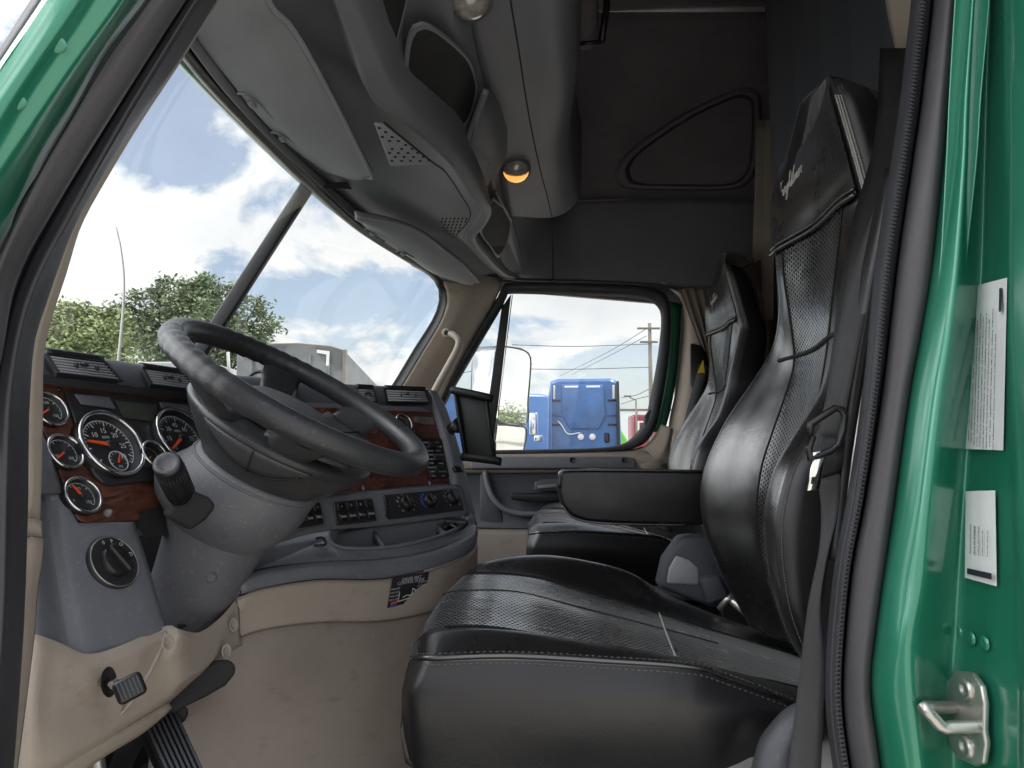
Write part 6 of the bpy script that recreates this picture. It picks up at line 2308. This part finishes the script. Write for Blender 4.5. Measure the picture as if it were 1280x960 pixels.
    b.build('embroidery', M['thread'], bk_)
    # base
    b = MB()
    b.box((.20, 1.17, 1.545), (.50, .46, .09), None, .02)
    b.build('seat_base', M['seatgrey'], t)
    b = MB()
    b.box((.22, 1.17, 1.31), (.40, .40, .38), None, .04, 3)
    b.build('suspension_boot', M['blackmatt'], t)
    return t


ds = make_seat()


def kids(o): return [c for c in bpy.data.objects if c.parent == o]


def copy_tree(o, parent=None):
    c = o.copy(); COL.objects.link(c); c.parent = parent
    for ch in kids(o):
        copy_tree(ch, c)
    return c


ps = copy_tree(ds)
ps.name = 'passenger_seat'
ps.location = ds.location + Vector((.18, 1.13, .03))
ps['label'] = 'far seat: black leather passenger seat beside the tan pillar and window curtain'
ds['group'] = ps['group'] = 'black leather cab seats'

# armrest of the near seat
b = MB()
ao = [(700, 590), (705, 587.5), (740, 586.5), (880, 588), (925, 590), (925, 656), (860, 656.5), (780, 655), (735, 652), (714, 645), (703, 632), (698, 612)]
b.prism(PP([(x, y, 1.50) for x, y in ao]), (0, .075, .0), .008, 3)
b.build('armrest', M['leatherside'], ds)
b = MB()
b.tube(PP([(699, 610, 1.497), (699, 595, 1.497), (704, 588.5, 1.497), (740, 587.5, 1.497), (880, 589, 1.497), (925, 591, 1.497)]), .0028, 6, res=40)
b.tube(PP([(703, 632, 1.497), (714, 645, 1.497), (735, 652, 1.497), (780, 655, 1.497), (860, 656.5, 1.497)]), .0028, 6, res=30)
b.build('armrest_piping', M['leather'], ds)
# grey recliner housing between the seats
b = MB()
b.prism(PP([(824, 735, 1.50), (832, 700, 1.50), (852, 672, 1.50), (866, 670, 1.50), (905, 672, 1.50), (925, 700, 1.50), (930, 760, 1.50), (890, 760, 1.50)]), (0, .06, 0), .010, 3)
rh = b.build('recliner_housing', M['dashdark'], ds)
b = MB()
b.prism(PP([(833, 730, 1.497), (836, 710, 1.497), (845, 694, 1.497), (862, 700, 1.497), (874, 710, 1.497), (874, 732, 1.497)]), (0, .02, 0), .005, 2)
b.build('recliner_cap', M['paleplastic'], rh)
b = MB()
b.prism(PP([(876, 724, 1.47), (900, 720, 1.47), (912, 746, 1.47), (886, 756, 1.47)]), (0, .04, 0), .005, 2)
b.build('belt_buckle', M['dashdark'], ds)
b = MB()
b.tube(PP([(899, 762, 1.46), (908, 750, 1.455), (916, 744, 1.45)]), .006, 8)
b.tube(PP([(915, 750, 1.45), (935, 768, 1.44), (955, 785, 1.43), (975, 800, 1.42)]), .009, 8, rs=[.009, .008, .010, .009])
b.build('buckle_stalk', M['steel'], ds)

# ------------------------------------------------------------------ belt
bl = thing('driver_seat_belt', 'near black seat belt with a bright steel tongue hanging beside the driver seat', 'seat belt', P(1020, 960, .84))
b = MB()
b.loft([PP([(1119, 200, .87), (1090, 268, .865), (1066, 340, .86), (1048, 410, .855), (1036, 480, .85), (1022, 545, .845)]), PP([(1124, 196, .86), (1112, 262, .85), (1094, 340, .842), (1076, 420, .835), (1062, 490, .832), (1052, 545, .832)])], 40, 4)
b.loft([PP([(1022, 600, .85), (1027, 640, .85), (1024, 690, .845), (1010, 760, .84), (1000, 840, .835), (984, 970, .82)]), PP([(1052, 590, .838), (1048, 640, .838), (1034, 700, .835), (1026, 760, .83), (1031, 840, .822), (1026, 970, .81)])], 40, 4)
b.loft([PP([(1022, 545, .845), (1020, 570, .835), (1022, 600, .85)]), PP([(1052, 545, .832), (1054, 570, .825), (1052, 590, .838)])], 10, 3)
b.build('strap', M['belt'], bl, face=CAM, solid=.0016)
b = MB()
bz = .818
b.tube([P(x, y, bz) for x, y in ((1013, 530), (1030, 519), (1044, 510), (1052, 512), (1056, 520), (1054, 538), (1048, 556), (1038, 564), (1022, 570), (1013, 573), (1011, 560), (1016, 545), (1040, 530), (1016, 538))][:12] + [P(1013, 545, bz)], .0042, 10, closed=True)
b.build('tongue_frame', M['black'], bl)
b = MB()
b.prism([P(x, y, bz - .002) for x, y in ((1012, 566), (1036, 562), (1037, 567), (1031, 575), (1025, 612), (1009, 614), (1014, 585), (1018, 574))], (0, .003, 0), .0008, 1)
tg = b.build('tongue', M['chrome'], bl)
b = MB()
b.prism([P(x, y, bz - .0035) for x, y in ((1015, 597), (1021, 596), (1020, 604), (1014, 605))], (0, .001, 0))
b.build('tongue_slot', M['blackmatt'], tg)
# grey shoulder of the seat side at the lower right
b = MB()
b.loft([PP([(930, 1010, .90), (945, 935, .90), (962, 905, .90), (990, 880, .90), (1030, 872, .90)]), PP([(938, 1010, .85), (950, 945, .85), (968, 912, .85), (995, 888, .85), (1030, 880, .85)]), PP([(965, 1020, .835), (972, 970, .835), (985, 940, .835), (1003, 920, .835), (1030, 910, .835)]), PP([(1000, 1020, .85), (1000, 980, .85), (1005, 960, .85), (1015, 950, .85), (1030, 945, .85)])], 24, 5)
tag(b.build('seat_side_shield', M['dashdark'], ds, face=CAM, solid=.01), None)
b = MB()
b.box(P(1040, 960, .86), (.06, .05, .08), None, .008)
b.build('belt_anchor_cover', M['paleplastic'], bl)
# ================================================================== visors, console details, lamps
vz = -.006
def visor(label, front, rear, groups, bump):
    t = thing('sun_visor', label, 'sun visor', front[len(front) // 2], 'grey sun visors over the windscreen')
    rear = [CAM + (p - CAM) * k_ for p, k_ in zip(rear, [.95] * (len(rear) - 1) + [.965])]
    mid1 = [a.lerp(c, .3) + Vector((0, 0, -.010 + bump * math.sin(i * .9))) for i, (a, c) in enumerate(zip(catmull(front, 9), catmull(rear, 9)))]
    mid2 = [a.lerp(c, .7) + Vector((0, 0, -.012)) for a, c in zip(catmull(front, 9), catmull(rear, 9))]
    b = MB()
    b.loft([front, mid1, mid2, rear], 40, 6)
    p = b.build('panel', M['visor'], t, face=CAM, solid=.016)
    b = MB()
    f_ = catmull(front, 30); r_ = catmull(rear, 30)
    per = r_ + [r_[-1].lerp(f_[-1], k / 8) for k in range(1, 8)]
    b.tube([q + Vector((0, 0, -.001)) for q in per], .0045, 8)
    b.build('piping', M['visor'], t)
    for (s, w) in groups:
        b = MB()
        i = int(s * 29)
        q0 = f_[i]; q1 = f_[min(i + 4, 29)]
        inn_ = (r_[i] - f_[i]).normalized()
        dn = Vector((0, 0, -.009))
        b.tube([q0 + dn * .6, q0 + inn_ * .012 + dn, q0.lerp(q1, .4) + inn_ * .022 + dn, q0.lerp(q1, .8) + inn_ * .024 + dn, q1 + inn_ * .03 + dn], .0022, 6, res=12)
        c_ = q0.lerp(q1, .35) + inn_ * .010 + dn
        b.box(c_, (.012, .02, .005), None, .002)
        b.build('clip', M['seatgrey'], t)
    return t


vf = PP([(200, -40, .78), (246, 48, .975), (290, 104, 1.12), (324, 146, 1.25), (362, 184, 1.43), (398, 211, 1.60)])
vr = PP([(322, -60, .90), (338, 5, 1.0), (362, 30, 1.07), (388, 72, 1.17), (420, 132, 1.33), (466, 222, 1.60)])
visor('driver side sun visor, the larger grey one folded up over the left windscreen pane', vf, vr, ((.47, 1), (.66, 1)), .003)
vf2 = PP([(443, 268, 1.84), (462, 289, 1.94), (486, 306, 2.05), (512, 322, 2.2), (540, 341, 2.38), (570, 352, 2.52)])
vr2 = PP([(446, 270, 1.85), (492, 278, 1.97), (528, 292, 2.10), (556, 313, 2.26), (580, 332, 2.40), (598, 352, 2.52)])
visor('passenger side sun visor, the smaller grey one folded up over the right windscreen pane', vf2, vr2, ((.12, 1), (.38, 1)), .002)

co = thing('overhead_console', 'overhead console with speaker grilles, dark cubbies and a fold down flap above the windscreen', 'overhead console', P(520, 200, 1.5))
def zq(lst): return PP(lst)
# front speaker grille: raised triangle with holes
gpts = zq([(467, 152, 1.30), (479, 153, 1.31), (541, 203, 1.475), (487, 205, 1.455)])
gn = (gpts[1] - gpts[0]).cross(gpts[2] - gpts[0]).normalized()
if gn.dot(CAM - gpts[0]) < 0: gn = -gn
b = MB()
b.prism(gpts, gn * .006, .002)
g1 = b.build('speaker_grille', M['visor'], co)
b = MB()
holes = [(474, 160), (482, 165), (478, 171), (490, 171), (487, 176), (498, 176), (507, 181), (490, 186), (502, 186), (515, 186), (487, 191), (498, 191), (510, 191), (522, 191), (494, 196), (505, 196), (517, 196), (529, 196), (490, 201), (502, 201), (513, 201), (525, 201), (536, 200)]
gpl = (gpts[0] + gn * .0062, gn)
for (x, y) in holes:
    b.lathe(PL(x, y, gpl), gn, [(.0042, .0004), (.003, .0003), (.0001, .0002)], 8, squash=.7)
b.build('grille_hole', M['blackmatt'], g1)
# rear speaker grille: fine dots
g2p = zq([(546, 274, 1.86), (587, 272, 1.85), (567, 297, 2.02)])
b = MB()
for i in range(7):
    for j in range(7):
        x = 553 + i * 5 - j * 1.2; y = 272 + j * 3.8
        if x < 586 - j * 2.9 and x > 546 + j * 2.6:
            q = P(x, y, 1.83 + j * .028)
            b.lathe(q + Vector((0, 0, -.003)), (CAM - q), [(.0027, .0), (.0001, .0005)], 6)
b.build('fine_grille', M['blackmatt'], co)
# seams of the console cover
b = MB()
b.tube([p + (CAM - p).normalized() * .0015 for p in catmull(PP([(480, 153, 1.305), (541, 203, 1.475), (556, 214, 1.53), (575, 242, 1.68), (588, 270, 1.83), (568, 297, 2.03)]), 40)], .0018, 6)
b.build('cover_seam', M['blackmatt'], co)
# dark cubbies in the rear face
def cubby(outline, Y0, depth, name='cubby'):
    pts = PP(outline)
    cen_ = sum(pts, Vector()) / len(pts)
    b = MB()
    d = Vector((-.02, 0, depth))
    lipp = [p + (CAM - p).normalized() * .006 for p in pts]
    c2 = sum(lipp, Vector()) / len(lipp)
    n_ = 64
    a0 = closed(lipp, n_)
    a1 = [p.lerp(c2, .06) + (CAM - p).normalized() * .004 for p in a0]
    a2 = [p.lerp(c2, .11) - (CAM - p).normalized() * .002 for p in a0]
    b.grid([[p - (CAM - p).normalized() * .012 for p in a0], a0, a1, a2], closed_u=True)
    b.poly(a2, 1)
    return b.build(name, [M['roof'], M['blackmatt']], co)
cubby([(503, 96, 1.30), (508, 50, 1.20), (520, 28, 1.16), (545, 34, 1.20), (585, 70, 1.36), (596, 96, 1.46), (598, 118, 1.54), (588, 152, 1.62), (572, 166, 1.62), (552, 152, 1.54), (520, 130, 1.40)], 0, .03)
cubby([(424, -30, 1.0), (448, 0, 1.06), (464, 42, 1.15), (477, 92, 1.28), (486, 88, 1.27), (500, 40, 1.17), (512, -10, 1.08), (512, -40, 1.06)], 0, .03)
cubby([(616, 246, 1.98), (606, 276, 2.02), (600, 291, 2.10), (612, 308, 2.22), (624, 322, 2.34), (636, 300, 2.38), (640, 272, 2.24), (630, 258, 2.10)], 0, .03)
# fold down flap with a rounded lip
b = MB()
fl = PP([(612, 112, 1.50), (624, 130, 1.58), (634, 160, 1.70), (634, 190, 1.84), (624, 214, 1.90), (612, 228, 1.90), (606, 238, 1.92), (596, 215, 1.80), (587, 186, 1.68), (594, 160, 1.60)])
fn = (CAM - fl[3]).normalized()
b.prism([p + fn * .012 for p in fl], fn * .012, .005, 2)
o = b.build('flap', M['dashdark'], co)
b = MB()
b.tube([p + fn * .026 for p in PP([(608, 114, 1.50), (598, 140, 1.56), (588, 168, 1.64), (586, 186, 1.68), (592, 206, 1.76), (600, 226, 1.86), (606, 238, 1.92)])], .008, 10, res=40)
b.build('flap_lip', M['roof'], o)
b = MB()
for (x, y, w, h) in ((607, 202, 3, 2), (612, 206, 2, 3), (611, 213, 4, 1.5)):
    b.box(P(x, y, 1.80) + fn * .026, (.003 * w, .004, .003 * h), None, .0006)
b.build('mark', M['seatgrey'], o)
b = MB()
b.tube([p + fn * .02 for p in PP([(620, 240, 2.02), (628, 255, 2.10), (636, 270, 2.2), (639, 274, 2.24)])], .006, 8, res=12)
b.build('cubby_lip', M['roof'], co)
# bright edges in the large cubby
b = MB()
b.tube([p + fn * .020 for p in PP([(502, 104, 1.31), (504, 115, 1.34), (510, 126, 1.37), (516, 131, 1.39)])], .005, 8, res=12)
b.build('cubby_catch', M['paleplastic'], co)
b = MB()
b.prism([p + fn * .016 for p in PP([(530, 140, 1.42), (540, 139, 1.44), (548, 150, 1.50), (543, 152, 1.50)])], fn * .004, .001)
b.build('cubby_tab', M['seatgrey'], co)
# small buttons at the front of console
for (x, y) in ((431, 237.5), (442.5, 248.5)):
    b = MB()
    q = P(x, y, 1.72)
    b.lathe(q + Vector((0, 0, -.006)), (0, 0, -1), [(.010, 0), (.010, .006), (.008, .008), (.0001, .008)], 18)
    b.build('button', M['black'], co)
b = MB()
b.prism([p + Vector((0, 0, -.008)) for p in PP([(404, 229, 1.66), (410, 224, 1.66), (434, 223, 1.68), (440, 231, 1.72)])], (0, 0, -.004), .001)
b.build('front_slot', M['blackmatt'], co)

# dome lamps in the shelf
def dome(x, y, Y, r, label, amber):
    q = P(x, y, Y)
    t = thing('dome_lamp', label, 'ceiling lamp', q, 'round lamps in the roof shelf')
    ax_ = (Vector((0, 0, -1)) * .75 + (CAM - q).normalized() * .65).normalized()
    b = MB()
    b.lathe(q, ax_, [(r * 1.18, -.012), (r * 1.18, .002), (r * 1.08, .006), (r * .98, .004)], 36)
    b.build('bezel', M['dashdark'], t)
    b = MB()
    rows = []
    b.lathe(q, ax_, [(r, .002), (r * .96, .008), (r * .75, .018), (r * .4, .024), (.0001, .026)], 36)
    o = b.build('lens', M['lens'], t)
    if amber:
        b = MB()
        u_, v_, _ = basis(ax_)
        rows = []
        for i in range(9):
            ph = i / 8 * math.pi / 2
            rows.append([q + ax_ * (.0025 + .0255 * math.sin(ph)) + u_ * (r * 1.01 * math.cos(ph) * math.cos(t_)) + v_ * (r * 1.01 * math.cos(ph) * math.sin(t_)) for t_ in [math.pi + math.pi * k / 24 for k in range(25)]])
        b.grid(rows)
        b.build('lit_half', M['amber'], o)
    return t


dome(645, 213, 1.985, .036, 'small round lamp in the roof shelf glowing amber', True)
dome(588, 1, 1.215, .034, 'unlit clear round lamp in the roof shelf, cut by the top edge', False)
